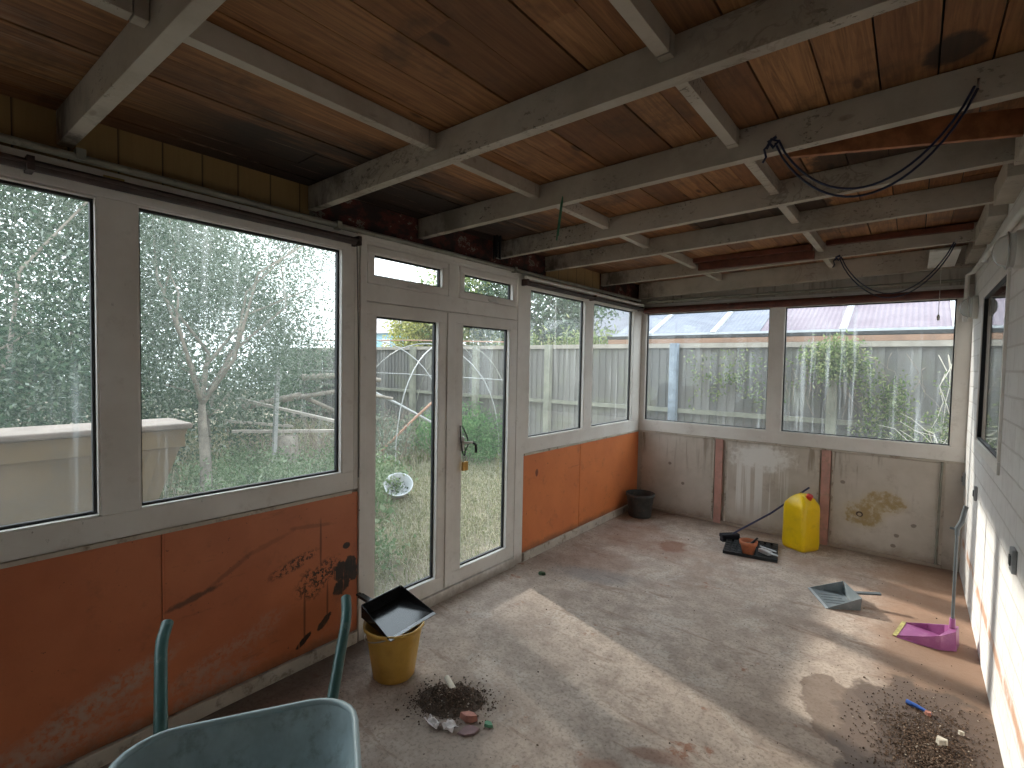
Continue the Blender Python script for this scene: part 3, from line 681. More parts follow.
t = pth([(XR - .022, .9, 2.20), (XR - .022, 3.4, 2.292), (XR - .022, 5.18, 2.370), (XR - .05, YB - .1, 2.36), (XR - .05, YB - .075, 2.0)], 'white pipe clipped along the top of the white brick wall', mat='white_plastic', r=.016, grp=None, clips=[(XR - .015, 2.6, 2.262), (XR - .015, 3.6, 2.301), (XR - .015, 4.5, 2.340)])

# planks tucked between the joists
t = thing('timber_plank', (-1.06, 4.41, 2.44), 'dark red-brown stepped plank fixed to the joist nearest the back wall', 'plank')
MB().box((-1.50, 4.425, lz(-1, 4.4) + .012), (-.625, 4.462, lz(-1, 4.4) + .075)).build('lower_board', 'dark_plank', t, bevel=.002)
MB().box((-1.53, 4.385, lz(-1, 4.4) + .076), (-.64, 4.462, lz(-1, 4.4) + .115)).build('upper_board', 'dark_plank', t, bevel=.002)
o = MB().bar((-.55, 4.440, lz(0, 4.4) + .095), (XR - .08, 4.440, lz(0, 4.4) + .095), .045, .038).build('timber_plank', 'dark_plank', bevel=.002)
tag(o, 'thin dark red plank along the ceiling to the right of the stepped plank', 'plank')
o = MB().bar((-.42, 2.235, lz(-.4, 2.3) + .045), (XR - .003, 2.60, lz(.3, 2.5) + .05), .022, .095).build('timber_plank', 'orange_plank', bevel=.002)
tag(o, 'bare orange plank running askew behind the long blue cable', 'plank')
o = MB().box((.055, 4.56, lz(0, 5) - .030), (.22, 5.26, lz(0, 5) - .012)).build('ceiling_board', 'white_plastic', bevel=.003)
tag(o, 'white square board under the ceiling by the short blue cable', 'board')
t = thing('pull_cord', (.135, 5.1, 2.43), 'thin pull cord hanging from the white board at the back', 'cord')
MB().tube([(.135, 5.1, lz(0, 5) - .030), (.133, 5.1, 2.05)], .002, 6).build('string', 'white_plastic', t)
MB().lathe([(0, 0), (.008, .005), (.011, .03), (.004, .05), (0, .05)], (.133, 5.1, 2.00), 12).build('toggle', 'white_plastic', t)

# blue cables tied to joists
def catenary(p, q, sag, n=22, skew=0):
    p, q = Vector(p), Vector(q)
    return [p.lerp(q, t) + Vector((0, 0, -sag * (4 * t * (1 - t)) ** .85)) + Vector((0, skew * math.sin(PI * t), 0)) for t in [i / n for i in range(n + 1)]]
def cable(p, q, sag, label, knot=.03):
    t = thing('hanging_cable', p, label, 'cable', 'blue cables hung from the joists')
    MB().tube(catenary(p, q, sag), .0042, 7).tube(catenary(Vector(p) + Vector((.012, -.006, .006)), Vector(q) + Vector((-.008, -.004, .008)), sag * .94, skew=-.012), .0042, 7).build('cord', 'cable_blue', t)
    k = MB(); P = Vector(p)
    k.tube([P + Vector((-.03, -.004, -.015)), P + Vector((-.01, -.016, .012)), P + Vector((.014, -.012, .0)), P + Vector((-.006, -.005, -.016)), P + Vector((-.022, -.01, .008)), P + Vector((.006, -.014, .018))], .0065, 7)
    k.tube([P + Vector((-.015, -.01, 0)), P + Vector((-.035, -.014, -.02)), P + Vector((-.028, -.012, -.05)), P + Vector((-.04, -.01, -.068))], .0045, 7)
    k.build('knot', 'cable_blue', t)
    MB().tube([Vector(q) + Vector((0, .02, .03)), Vector(q) + Vector((0, -.008, .026)), Vector(q)], .003, 6).build('hook', 'steel', t)
cable((-.445, jy(2, -.44) - .008, 2.462), (.122, jy(2, .12) - .008, 2.488), .262, 'long blue cable looped from the third joist, upper right')
cable((-.465, jy(5, -.46) - .008, 2.440), (.185, jy(5, .2) - .008, 2.462), .325, 'short-looking blue cable looped from the joist nearest the back wall')
o = MB().tube([(-1.40, 2.125, 2.445), (-1.402, 2.11, 2.40), (-1.43, 2.12, 2.23)], .004, 6).tube([(-1.40, 2.125, 2.445), (-1.40, 2.115, 2.38), (-1.418, 2.115, 2.25)], .003, 6).build('green_string', 'green_string')
tag(o, 'short green string dangling from a joist above the doors', 'string')
t = thing('wind_chime', (XL + .03, 2.77, 2.60), 'black tube chime hanging in front of the small toplight beyond the doors', 'chime')
t['label'] = 'black cylindrical chime hanging from the ceiling above the glazed doors'
MB().lathe([(0, 0), (.035, 0), (.035, .012), (0, .012)], (XL + .085, 2.72, 2.525), 16).build('top_disc', 'black_matt', t)
for k in range(5):
    a = 2 * PI * k / 5 + .3; c_ = (XL + .085 + .024 * math.cos(a), 2.72 + .024 * math.sin(a))
    MB().tube([(*c_, 2.51), (*c_, 2.345 + .012 * (k % 3))], .0075, 8).build('tube', 'black_matt', t)
MB().tube([(XL + .085, 2.72, 2.515), (XL + .085, 2.72, cz(XL + .085, 2.72) + .002)], .003, 6).build('hanger', 'black_matt', t)

# wall lamps and switches on the white wall
def bulkhead(y, z, r, label):
    t = thing('wall_lamp', (XR, y, z), label, 'lamp', 'round bulkhead lamps on the white wall')
    mt = Matrix.Rotation(-PI / 2, 4, 'Y')
    MB().lathe([(0, 0), (r, 0), (r, .022), (r * .92, .03), (0, .03)], (XR, y, z), 28, mt).build('base', 'white_plastic', t)
    MB().lathe([(r * .88, .030), (r * .86, .05), (r * .7, .078), (r * .4, .094), (.001, .10)], (XR, y, z), 28, mt).build('glass_dome', 'bulkhead_glass', t)
    gd = MB()
    for k in range(24): pass
    gd.tube([Vector((XR - .052, y + r * .93 * math.cos(2 * PI * k / 24), z + r * .93 * math.sin(2 * PI * k / 24))) for k in range(25)], .004, 6, False)
    gd.build('wire_guard', 'steel', t)
bulkhead(5.02, 2.085, .085, 'round glass bulkhead lamp in the back corner above the purple dustpan')
bulkhead(3.06, 2.135, .085, 'round bulkhead lamp cut by the right edge of the photo')
for y, z, w, h_, lab in ((5.27, .765, .05, .10, 'small grey socket box in the back corner of the white wall'), (4.37, .825, .05, .09, 'small grey switch on the white wall under the window'), (2.81, .852, .075, .095, 'larger grey switch plate on the white wall near the right edge')):
    t = thing('wall_switch', (XR, y, z - h_ / 2), lab, 'switch', 'grey switches on the white wall')
    MB().box((XR - .016, y - w / 2, z - h_ / 2), (XR, y + w / 2, z + h_ / 2)).build('plate', 'switch_grey', t, bevel=.004)
    MB().box((XR - .021, y - w * .2, z - h_ * .22), (XR - .0155, y + w * .2, z + h_ * .22)).build('rocker', 'handle_grey', t, bevel=.002)
o = MB().tube([(.21, YB - .028, .875), (.205, YB - .035, .55), (.20, YB - .03, .03)], .009, 8).build('wall_pipe', 'pipe_grey')
tag(o, 'thin grey pipe down the grey boards in the back right corner', 'pipe')

# ------------------------------------------------------------------ floor things
# wheelbarrow (local x = forward to the wheel, y = across)
fx = Vector((.862, -.507, 0)); ang = math.atan2(fx.y, fx.x)
org = Vector((-1.635, .749, 0))
t = thing('wheelbarrow', org, 'green wheelbarrow with a blue-grey tub in the lower left corner', 'wheelbarrow', rz=ang)
def rrect(x0, x1, y0, y1, z0, z1, r, n=7):
    pts = []
    for cx_, cy_, a0 in ((x1 - r, y1 - r, 0), (x0 + r, y1 - r, PI / 2), (x0 + r, y0 + r, PI), (x1 - r, y0 + r, 1.5 * PI)):
        for k in range(n):
            a = a0 + PI / 2 * k / (n - 1); px, py = cx_ + r * math.cos(a), cy_ + r * math.sin(a)
            tt = (px - x0) / (x1 - x0); pts.append((px, py, z0 + (z1 - z0) * tt))
    return pts
def taper(pts, y_in):   # narrow the front of the ring
    xs = [p[0] for p in pts]; a, b = min(xs), max(xs)
    return [(p[0], p[1] * (1 - y_in * (p[0] - a) / (b - a)), p[2]) for p in pts]
rings = [taper(rrect(.33, 1.12, -.27, .27, .650, .69, .12), .08), taper(rrect(.355, 1.07, -.265, .265, .60, .63, .12), .1), taper(rrect(.42, .95, -.225, .225, .46, .44, .11), .15),
         taper(rrect(.47, .82, -.20, .20, .315, .30, .10), .2), taper(rrect(.52, .76, -.15, .15, .305, .292, .08), .2)]
inner = [[(p[0] * .99 + .006 * (1 if p[0] < .7 else 0), p[1] * .985, p[2] + .004) for p in r] for r in rings]
tub = MB().loft(rings, cap1=True).loft(inner, cap1=True).build('tub', 'barrow_tub', t, local=True)
rim = [Vector(p) for p in rings[0]]; MB().tube(rim + [rim[0]], .009, 8, False).build('rim', 'barrow_rim', tub, local=True)
for s in (-1, 1):
    MB().tube([(-.0, s * .262, .782), (.055, s * .262, .758), (.085, s * .258, .736), (.26, s * .215, .610), (.45, s * .16, .44), (.80, s * .12, .25), (1.15, s * .07, .20)], [.017, .017, .0165, .0165, .0165, .0165, .0165], 12).build('handle', 'barrow_green', t, local=True)
    MB().tube([(.44, s * .165, .43), (.42, s * .22, .2), (.40, s * .24, .012), (.55, s * .24, .012), (.64, s * .13, .30)], .012, 10).build('leg', 'barrow_green', t, local=True)
wt = MB().lathe([(.11, -.03), (.17, -.035), (.195, 0), (.17, .035), (.11, .03), (.11, -.03)], (1.18, 0, .195), 28, Matrix.Rotation(PI / 2, 4, 'X')).build('tyre', 'tyre', t, local=True)
MB().lathe([(.02, -.04), (.11, -.02), (.11, .02), (.02, .04), (.001, .04)], (1.18, 0, .195), 20, Matrix.Rotation(PI / 2, 4, 'X')).build('hub', 'steel', wt, local=True)

# yellow bucket
bc = (-2.025, 1.595, 0)
t = thing('bucket', bc, 'yellow ribbed bucket with a black dustpan on it, by the doors', 'bucket')
rf = lambda a, z: 1 + .018 * (abs(math.cos(5 * a)) ** 12)
MB().lathe([(.001, .002), (.098, .002), (.104, .01), (.132, .20), (.141, .245), (.149, .258), (.153, .262), (.153, .274), (.145, .274), (.136, .245), (.100, .014), (.001, .012)], bc, 50, rfun=rf).build('body', 'yellow_bucket', t)
MB().tube([(bc[0] + .147 * math.cos(a), bc[1] + .147 * math.sin(a), .255 - .05 * math.sin((a - 2.2) / PI * PI)) for a in [2.2 + PI * k / 16 for k in range(17)]], .003, 6).build('bail', 'steel', t)
# dustpans (local x = towards the mouth)
def dustpan(root, w, l, h, mats, lip, ribs=True):
    """open scoop: floor, back, two sides falling to the mouth"""
    th = .003
    def wall(pa, pb, ha, hb, out):
        vs = [(*pa, 0), (*pb, 0), (pb[0] + out[0] * .06 * hb, pb[1] + out[1] * .06 * hb, hb), (pa[0] + out[0] * .06 * ha, pa[1] + out[1] * .06 * ha, ha)]
        m = [(v[0] - out[0] * th, v[1] - out[1] * th, v[2]) for v in vs]
        return vs + m, [(0, 1, 2, 3), (7, 6, 5, 4), (0, 4, 5, 1), (1, 5, 6, 2), (2, 6, 7, 3), (3, 7, 4, 0)]
    b = MB(); b.add([(0, -w * .42, 0), (l, -w / 2, 0), (l, w / 2, 0), (0, w * .42, 0), (0, -w * .42, th), (l, -w / 2, th), (l, w / 2, th), (0, w * .42, th)], [(0, 3, 2, 1), (4, 5, 6, 7), (0, 1, 5, 4), (1, 2, 6, 5), (2, 3, 7, 6), (3, 0, 4, 7)])
    b.add(*wall((0, -w * .42), (0, w * .42), h, h, (-1, 0)))
    b.add(*wall((0, -w * .42), (l, -w / 2), h, .008, (0, -1)))
    b.add(*wall((0, w * .42), (l, w / 2), h, .008, (0, 1)))
    if ribs:
        for k in (-.2, -.07, .07, .2): b.box((l * .25, w * k - .002, th), (l * .9, w * k + .002, th + .003))
    b.build('pan', mats, root, local=True)
    MB().box((l - .004, -w / 2, 0), (l + .016, w / 2, .005)).build('lip', lip, root, local=True, bevel=.001)
# black dustpan lying on the bucket
t = thing('dustpan', (-2.095, 1.635, .285), 'glossy black dustpan lying on top of the yellow bucket', 'dustpan')
dustpan(t, .31, .235, .07, 'black_plastic', 'lip_grey', False)
hb = MB(); hb.box((-.105, -.075, .040), (-.004, -.041, .055)); hb.box((-.125, -.072, .042), (-.10, -.044, .053)); hb.build('handle', 'black_plastic', t, local=True, bevel=.003)
t.rotation_euler = (math.radians(2), math.radians(7), math.radians(4))
t.location = (-2.16, 1.615, .298)
# grey dustpan on the open floor
t = thing('dustpan', (-.225, 4.36, .001), 'grey plastic dustpan with a long flat handle on the open floor', 'dustpan')
dustpan(t, .32, .205, .085, 'dustpan_grey', 'lip_grey')
MB().bar((-.165, .03, .085), (-.004, 0, .062), .034, .012).build('handle', 'handle_grey', t, local=True, bevel=.003)
t.location = (-.275, 4.15, .001); t.rotation_euler = (0, 0, math.radians(207))
# purple long-handled dustpan
t = thing('dustpan', (.2, 3.85, .001), 'purple long-handled dustpan standing by the white wall', 'dustpan')
p = MB()
W_ = .13
prof = [(.25, -.150, .002, .010), (.17, -.150, .002, .030), (.06, -.140, .002, .075), (-.02, -.11, .002, .105), (-.075, -.055, .002, .115)]
ov = []; iv = []
pts_o = [(.25, -.15, 0), (.10, -.15, 0), (-.02, -.125, 0), (-.10, -.06, 0), (-.10, .06, 0), (-.02, .125, 0), (.10, .15, 0), (.25, .15, 0)]
hh = [.012, .05, .085, .115, .115, .085, .05, .012]
inn = [(.25, -.143), (.10, -.138), (-.005, -.11), (-.05, -.045), (-.05, .045), (-.005, .11), (.10, .138), (.25, .143)]
vs = [(a, b, .002) for a, b, _ in pts_o] + [(a * .92 + .0, b * .93, h_) for (a, b, _), h_ in zip(pts_o, hh)] + [(a, b, h_ - .004) for (a, b), h_ in zip(inn, hh)] + [(a, b, .006) for a, b in inn]
n = 8; fs = []
for k in range(n - 1):
    for L_ in range(3): fs.append((L_ * n + k, L_ * n + k + 1, (L_ + 1) * n + k + 1, (L_ + 1) * n + k))
fs.append(tuple(reversed(range(n)))); fs.append(tuple(3 * n + k for k in range(n)))
fs += [(0, n, 2 * n, 3 * n), (n - 1, 4 * n - 1, 3 * n - 1, 2 * n - 1), (0, 3 * n, 4 * n - 1, n - 1)]
p.add(vs, fs, False)
p.build('pan', 'purple_plastic', t, local=True, bevel=.004)
MB().tube([(-.062, 0, .085), (-.062, 0, .17)], [.022, .017], 14).build('socket', 'purple_plastic', t, local=True)
MB().box((.235, -.148, .003), (.262, .148, .009)).build('lip', 'bristle', t, local=True)
hd = MB().tube([(-.062, 0, .12), (-.062, .0, .69)], .0105, 12).build('pole', 'handle_grey', t, local=True)
MB().tube([(-.062, 0, .66), (-.062, 0, .70), (-.085, 0, .745), (-.095, 0, .80), (-.105, 0, .835)], [.014, .016, .016, .015, .014], 12).tube([(-.062, 0, .69), (-.02, 0, .695)], .007, 8).build('grip', 'handle_grey', t, local=True)
t.location = (.185, 3.86, .001); t.rotation_euler = (0, 0, math.radians(170)); t.scale = (.78, .84, 1)
# dark bucket in the corner
bc = (-2.235, 5.02, 0)
t = thing('bucket', bc, 'dark grey bucket in the corner beside the orange panels', 'bucket')
MB().lathe([(.001, .002), (.112, .002), (.118, .01), (.140, .215), (.152, .222), (.152, .25), (.141, .25), (.133, .215), (.113, .014), (.001, .012)], bc, 40).build('body', 'dark_bucket', t)
MB().lathe([(.016, 0), (.016, .02), (0, .02)], (bc[0] - .146 * .2, bc[1] - .15, .20), 12, Matrix.Rotation(PI / 2, 4, 'X')).build('ear', 'dark_bucket', t)
# jerry can
t = thing('jerry_can', (-.735, 5.10, 0), 'big yellow jerry can with a red cap by the back wall', 'jerry can', rz=math.radians(-30))
def rr2(w, d, z, r, n=5, ox=0):
    return [(x_ + ox, y_, z) for x_, y_, _ in rrect(-w / 2, w / 2, -d / 2, d / 2, 0, 0, r, n)]
MB().loft([rr2(.20, .19, .0, .03), rr2(.225, .215, .012, .035), rr2(.232, .222, .06, .035), rr2(.228, .218, .2, .035), rr2(.226, .216, .37, .035), rr2(.215, .205, .405, .035), rr2(.15, .15, .455, .03, ox=.005), rr2(.10, .11, .480, .03, ox=.008), rr2(.05, .09, .492, .02, ox=.01)], True, True).build('body', 'jerry_yellow', t, local=True)
MB().bar((-.075, 0, .452), (-.01, 0, .488), .035, .02).build('handle', 'jerry_yellow', t, local=True, bevel=.004)
MB().lathe([(0, .04), (.024, .04), (.026, .036), (.026, 0), (0, 0)], (.062, .0, .462), 18, Matrix.Rotation(math.radians(25), 4, 'Y')).build('cap', 'jerry_red', t, local=True)
MB().lathe([(.0, .006), (.030, .006), (.030, 0), (0, 0)], (.056, 0, .458), 18, Matrix.Rotation(math.radians(25), 4, 'Y')).build('neck', 'jerry_red', t, local=True)
# ribbed black tray with pot, brush, tool
t = thing('plant_tray', (-1.06, 4.74, .001), 'black ribbed tray lying on the floor under the terracotta pot', 'tray', rz=math.radians(10))
tr = MB()
tw, td = .42, .44
tr.box((-tw / 2, -td / 2, 0), (tw / 2, td / 2, .006))
for i in range(8):
    for j in range(7):
        cx_ = -tw / 2 + tw * (i + .5) / 8; cy_ = -td / 2 + td * (j + .5) / 7
        tr.box((cx_ - .017, cy_ - .026, .006), (cx_ + .017, cy_ + .026, .022))
tr.build('ribbed_base', 'black_matt', t, local=True, bevel=.003)
e = MB()
for q in ((-tw / 2, -td / 2, -tw / 2 + .008, td / 2), (tw / 2 - .008, -td / 2, tw / 2, td / 2), (-tw / 2 + .008, -td / 2, tw / 2 - .008, -td / 2 + .008), (-tw / 2 + .008, td / 2 - .008, tw / 2 - .008, td / 2)): e.box((q[0], q[1], .0062), (q[2], q[3], .027))
e.build('rim', 'black_matt', t, local=True)
pc = (-1.045, 4.575, .023)
t = thing('flower_pot', pc, 'small terracotta pot standing on the black tray', 'pot')
MB().lathe([(.001, 0), (.046, 0), (.062, .075), (.070, .077), (.074, .11), (.067, .11), (.060, .08), (.043, .008), (.001, .008)], pc, 30).build('body', 'terracotta', t)
MB().lathe([(.001, .078), (.03, .085), (.058, .076)], pc, 16).build('soil', 'soil', t)
o = MB().tube([(-1.03, 4.60, .10), (-.985, 4.63, .155)], [.012, .008], 8).build('trowel_grip', 'black_matt')
tag(o, 'black stub of a tool sticking out of the terracotta pot', 'tool')
t = thing('hose_nozzle', (-.93, 4.66, .023), 'pale grey tool lying on the tray right of the pot', 'tool', rz=math.radians(-28))
MB().box((-.055, -.024, .0), (.055, .024, .035)).build('body', 'white_tool', t, local=True, bevel=.008)
MB().tube([(.05, 0, .02), (.115, .01, .022)], [.012, .006], 10).build('tip', 'steel', t, local=True)
MB().tube([(-.09, .045, .03), (.06, .06, .03)], .006, 8).build('lever', 'steel', t, local=True)
t = thing('long_brush', (-1.27, 4.93, 0), 'long blue-handled brush leaning on the yellow jerry can', 'brush')
MB().bar((-1.335, 4.80, .05), (-1.215, 4.92, .055), .065, .035).build('head', 'brush_black', t, bevel=.006)
MB().bar((-1.33, 4.80, .016), (-1.218, 4.912, .018), .05, .032).build('bristles', 'brush_black', t)
MB().tube([(-1.255, 4.88, .065), (-.98, 5.07, .27), (-.71, 5.30, .515)], .0085, 10).build('pole', 'navy_metal', t)

# rubble heap
def clods(name, c, r, n, smin, smax, label, height=.05, rot=0):
    me = MB(); R_ = random.Random(len(name) + n)
    cr, sr = math.cos(rot), math.sin(rot)
    for k in range(n):
        rr = abs(R_.gauss(0, .45)) if height > .001 else math.sqrt(R_.uniform(0, 1)); a = R_.uniform(0, 2 * PI)
        dx, dy = rr * math.cos(a) * r[0], rr * math.sin(a) * r[1]
        dx, dy = dx * cr - dy * sr, dx * sr + dy * cr
        s = R_.uniform(smin, smax) * (1.6 if R_.random() > .93 else 1)
        z = height * math.exp(-rr * rr * 3.5) * R_.uniform(.0, 1)
        X_, Y_ = c[0] + dx, c[1] + dy
        if X_ > XR - .012 or X_ < XL + .03: continue
        d = [Vector((R_.uniform(.6, 1.1) * s * q[0], R_.uniform(.6, 1.1) * s * q[1], R_.uniform(.5, .9) * s * q[2])) for q in ((1, 0, 0), (0, 1, 0), (-1, 0, 0), (0, -1, 0), (0, 0, 1), (0, 0, -1))]
        m = Matrix.Rotation(R_.uniform(0, 6), 3, 'Z'); cc = Vector((X_, Y_, z + s * .45))
        me.add([cc + m @ v for v in d], [(0, 1, 4), (1, 2, 4), (2, 3, 4), (3, 0, 4), (1, 0, 5), (2, 1, 5), (3, 2, 5), (0, 3, 5)])
    if height > .03:
        segs = 24; ring = [[(c[0] + (q * r[0] * .75 * math.cos(a)) * cr - (q * r[1] * .75 * math.sin(a)) * sr, c[1] + (q * r[0] * .75 * math.cos(a)) * sr + (q * r[1] * .75 * math.sin(a)) * cr, .002 + height * .7 * (1 - q) ** 1.2 * (1 + .3 * math.sin(a * 3 + q * 5))) for a in [2 * PI * k / segs for k in range(segs)]] for q in (1, .75, .5, .25, .02)]
        me.loft(ring, cap1=True)
    o = me.build(name, 'soil')
    return tag(o, label, 'soil', None, 'stuff')
clods('soil_heap', (-1.655, 1.64, 0), (.21, .16), 4200, .002, .006, 'small heap of dark soil beside the yellow bucket', .045, .6)
clods('scattered_dirt', (.12, 2.72, 0), (.28, .50), 6500, .002, .0055, 'scattered brown dirt and grit near the foot of the white wall', .012)
clods('floor_grit', (-1.0, 2.9, 0), (1.5, 2.4), 700, .0015, .0045, 'loose grit strewn over the concrete floor', .0)
def shard(name, c, dims, rz, mat, label, cat, seed, tilt=0, group='rubble pieces by the soil heap'):
    R_ = random.Random(seed); n = 6; bot = []; top = []
    for k in range(n):
        a = 2 * PI * k / n + R_.uniform(-.3, .3); q = R_.uniform(.8, 1.1)
        bot.append((dims[0] / 2 * q * math.cos(a), dims[1] / 2 * q * math.sin(a), 0)); top.append((dims[0] / 2 * q * math.cos(a) * .9, dims[1] / 2 * q * math.sin(a) * .9, dims[2] * R_.uniform(.8, 1.1)))
    o = MB().loft([bot, top], True, True, False).build(name, mat, local=True)
    o.location = c; o.rotation_euler = (tilt, tilt * .5, rz); return tag(o, label, cat, group)
o = MB().tube([(-1.745, 1.70, .045), (-1.66, 1.665, .034)], [.0135, .015], 12).build('plaster_stick', 'rubble_white'); tag(o, 'cream round stub lying on top of the soil heap', 'rubble', 'rubble pieces by the soil heap')
shard('brick_fragment', (-1.495, 1.60, .004), (.085, .045, .028), .5, 'rubble_pink', 'pink brick fragment at the edge of the soil heap', 'rubble', 3)
shard('slate_piece', (-1.445, 1.545, .004), (.10, .07, .007), .9, 'slate_pink', 'flat mauve tile piece in front of the pink brick fragment', 'rubble', 5)
shard('green_scrap', (-1.405, 1.63, .002), (.045, .035, .014), .2, 'green_scrap', 'small green scrap right of the pink brick fragment', 'scrap', 8)
def crumple(c, w, d, label, seed):
    R_ = random.Random(seed); N_ = 5; m = MB()
    g_ = [[(c[0] + w * (i / N_ - .5), c[1] + d * (j / N_ - .5), .004 + R_.uniform(0, .026)) for j in range(N_ + 1)] for i in range(N_ + 1)]
    vs = [p_ for r_ in g_ for p_ in r_]; vs2 = [(a, b, z_ + .0012) for a, b, z_ in vs]; k_ = N_ + 1
    m.add(vs, [(i * k_ + j, (i + 1) * k_ + j, (i + 1) * k_ + j + 1, i * k_ + j + 1) for i in range(N_) for j in range(N_)])
    m.add(vs2, [(i * k_ + j, (i + 1) * k_ + j, (i + 1) * k_ + j + 1, i * k_ + j + 1) for i in range(N_) for j in range(N_)])
    o = m.build('paper_scrap', 'paper'); return tag(o, label, 'scrap', 'rubble pieces by the soil heap')
crumple((-1.595, 1.475), .075, .04, 'crumpled white scrap at the near edge of the soil heap, left one', 2)
crumple((-1.525, 1.505), .07, .05, 'crumpled white scrap next to the mauve tile piece', 4)
o = MB().tube([(.035, 3.045, .010), (.075, 3.03, .012), (.125, 3.01, .008)], [.012, .009, .006], 8).build('plastic_scrap', 'blue_scrap'); tag(o, 'small blue scrap on the dirt near the white wall', 'scrap')
shard('plaster_lump', (.155, 2.79, .006), (.045, .04, .03), .3, 'rubble_white', 'largest white lump in the dirt by the white wall', 'rubble', 12, group='white lumps in the dirt')
shard('plaster_lump', (.225, 2.93, .006), (.024, .022, .015), .3, 'rubble_white', 'small white lump in the dirt, closest to the white wall', 'rubble', 14, group='white lumps in the dirt')
shard('brick_fragment', (.115, 3.00, .006), (.032, .026, .015), .3, 'rubble_pink', 'small reddish lump beside the blue scrap', 'rubble', 15, group='white lumps in the dirt')
o = shard('dead_leaf', (-2.155, 3.09, .001), (.06, .04, .02), .3, 'leaf_dark', 'dark green leaf scrap on the floor beyond the doors', 'leaf', 6, group=None)

# ------------------------------------------------------------------ outside
GZ = -.10
o = MB().box((-30, -14, GZ - .5), (14, 34, GZ)).build('ground', 'ground_soil'); tag(o, kind='structure')
def blades(n, xr, yr, h, w, mat, name, label, cat, dens=None, lean=.5):
    X_ = RNG.uniform(*xr, n); Y_ = RNG.uniform(*yr, n)
    keep = np.ones(n, bool) if dens is None else dens(X_, Y_)
    X_, Y_ = X_[keep], Y_[keep]; n = len(X_)
    a = RNG.uniform(0, 2 * PI, n); hh_ = h * RNG.uniform(.4, 1.25, n); ln = lean * RNG.uniform(.1, 1.2, n) * hh_
    b = np.stack([X_, Y_, np.full(n, GZ)], 1); s = np.stack([np.cos(a + 1.3), np.sin(a + 1.3), 0 * a], 1) * w / 2
    md = b + np.stack([np.cos(a) * ln * .35, np.sin(a) * ln * .35, hh_ * .6], 1); tp = b + np.stack([np.cos(a) * ln, np.sin(a) * ln, hh_ * (1 - .25 * lean)], 1)
    q1 = np.stack([b - s, b + s, md + s * .8, md - s * .8], 1); q2 = np.stack([md - s * .8, md + s * .8, tp + s * .1, tp - s * .1], 1)
    P = np.stack([q1, q2], 1).reshape(-1, 4, 3)
    o = quads(name, P, mat); return tag(o, label, cat, None, 'stuff')
out = lambda X_, Y_: (X_ < XL - .16) | (Y_ > YB + .16)
path = lambda X_, Y_: out(X_, Y_) & (X_ < -2.75) & (RNG.uniform(size=len(X_)) < np.clip((-2.6 - X_) / .8, .15, 1))
blades(52000, (-6.2, -2.6), (-.5, 7.0), .11, .006, 'grass_blade', 'grass', 'straw and green grass growing outside the glazed doors', 'grass', path, 1.6)
blades(30000, (-13, -6.2), (-1.5, 7.1), .26, .012, 'grass_blade', 'tall_grass', 'taller rough grass further from the house towards the fence', 'grass', None, .7)
blades(7000, (-2.6, 1.0), (5.6, 7.1), .22, .008, 'grass_blade', 'grass', 'rough grass strip between the back window and the fence', 'grass', None, .7)
def herbs(c, r, n, L_, W_, mat, name, label, cat, kind='stuff', zs=.18, clumps=60):
    u = RNG.uniform(0, 2 * PI, clumps); q = np.sqrt(RNG.uniform(0, 1, clumps)); C_ = np.stack([c[0] + r[0] * q * np.cos(u), c[1] + r[1] * q * np.sin(u), np.full(clumps, GZ + zs)], 1)
    k = RNG.integers(0, clumps, n); P = C_[k] + RNG.normal(size=(n, 3)) * np.array([.09, .09, zs * .45]); P[:, 2] = np.maximum(P[:, 2], GZ + .01)
    o = quads(name, leaf_quads(P, L_, W_, (0, 0, .5)), mat); return tag(o, label, cat, None, kind)
herbs((-5.9, 3.1), (1.7, 1.1), 16000, .05, .022, 'herb', 'weeds', 'low green weeds in front of the olive tree', 'weeds', zs=.26, clumps=120)
herbs((-3.55, 2.15), (.45, .55), 1500, .05, .026, 'herb', 'weeds', 'leafy weeds right outside the glazed doors', 'weeds', zs=.16, clumps=24)

def tree(name, label, c, r, n, L_, W_, mat, trunk=None, clumps=120, spread=.16, hollow=.35, cat='tree', group=None, branches=6, base_r=.07, bias=(0, 0, 0), extra=None):
    base = trunk[0] if trunk else (c[0], c[1], GZ)
    t = thing(name, base, label, cat, group)
    P = crown_points(n, c, r, clumps, spread, hollow)
    P = P[(P[:, 2] > GZ + .05) & ((P[:, 0] < XL - .25) | (P[:, 1] > YB + .3))]
    quads('foliage', leaf_quads(P, L_, W_, bias), mat, t)
    if trunk:
        k = len(trunk); MB().tube(trunk, [base_r * (1 - .5 * i / (k - 1)) for i in range(k)], 10).build('trunk', 'bark', t)
        fork = Vector(trunk[-1]); R_ = random.Random(n)
        for b in range(branches):
            u = Vector((R_.uniform(-.85, .85) * r[0], R_.uniform(-.85, .85) * r[1], R_.uniform(-.3, .8) * r[2])); e_ = Vector(c) + u
            k_ = .16 * r[1]; m0 = fork.lerp(e_, .2) + Vector((R_.uniform(-k_, k_), R_.uniform(-k_, k_), R_.uniform(-.1, .1))); m1 = fork.lerp(e_, .45) + Vector((R_.uniform(-k_, k_), R_.uniform(-k_, k_), R_.uniform(-.1, .3))); m2 = fork.lerp(e_, .75) + Vector((R_.uniform(-k_, k_), R_.uniform(-k_, k_), R_.uniform(-.1, .2)))
            MB().tube([fork, m0, m1, m2, e_], [base_r * .42, base_r * .30, base_r * .2, base_r * .12, base_r * .05], 7).build('branch', 'bark', t)
    return t
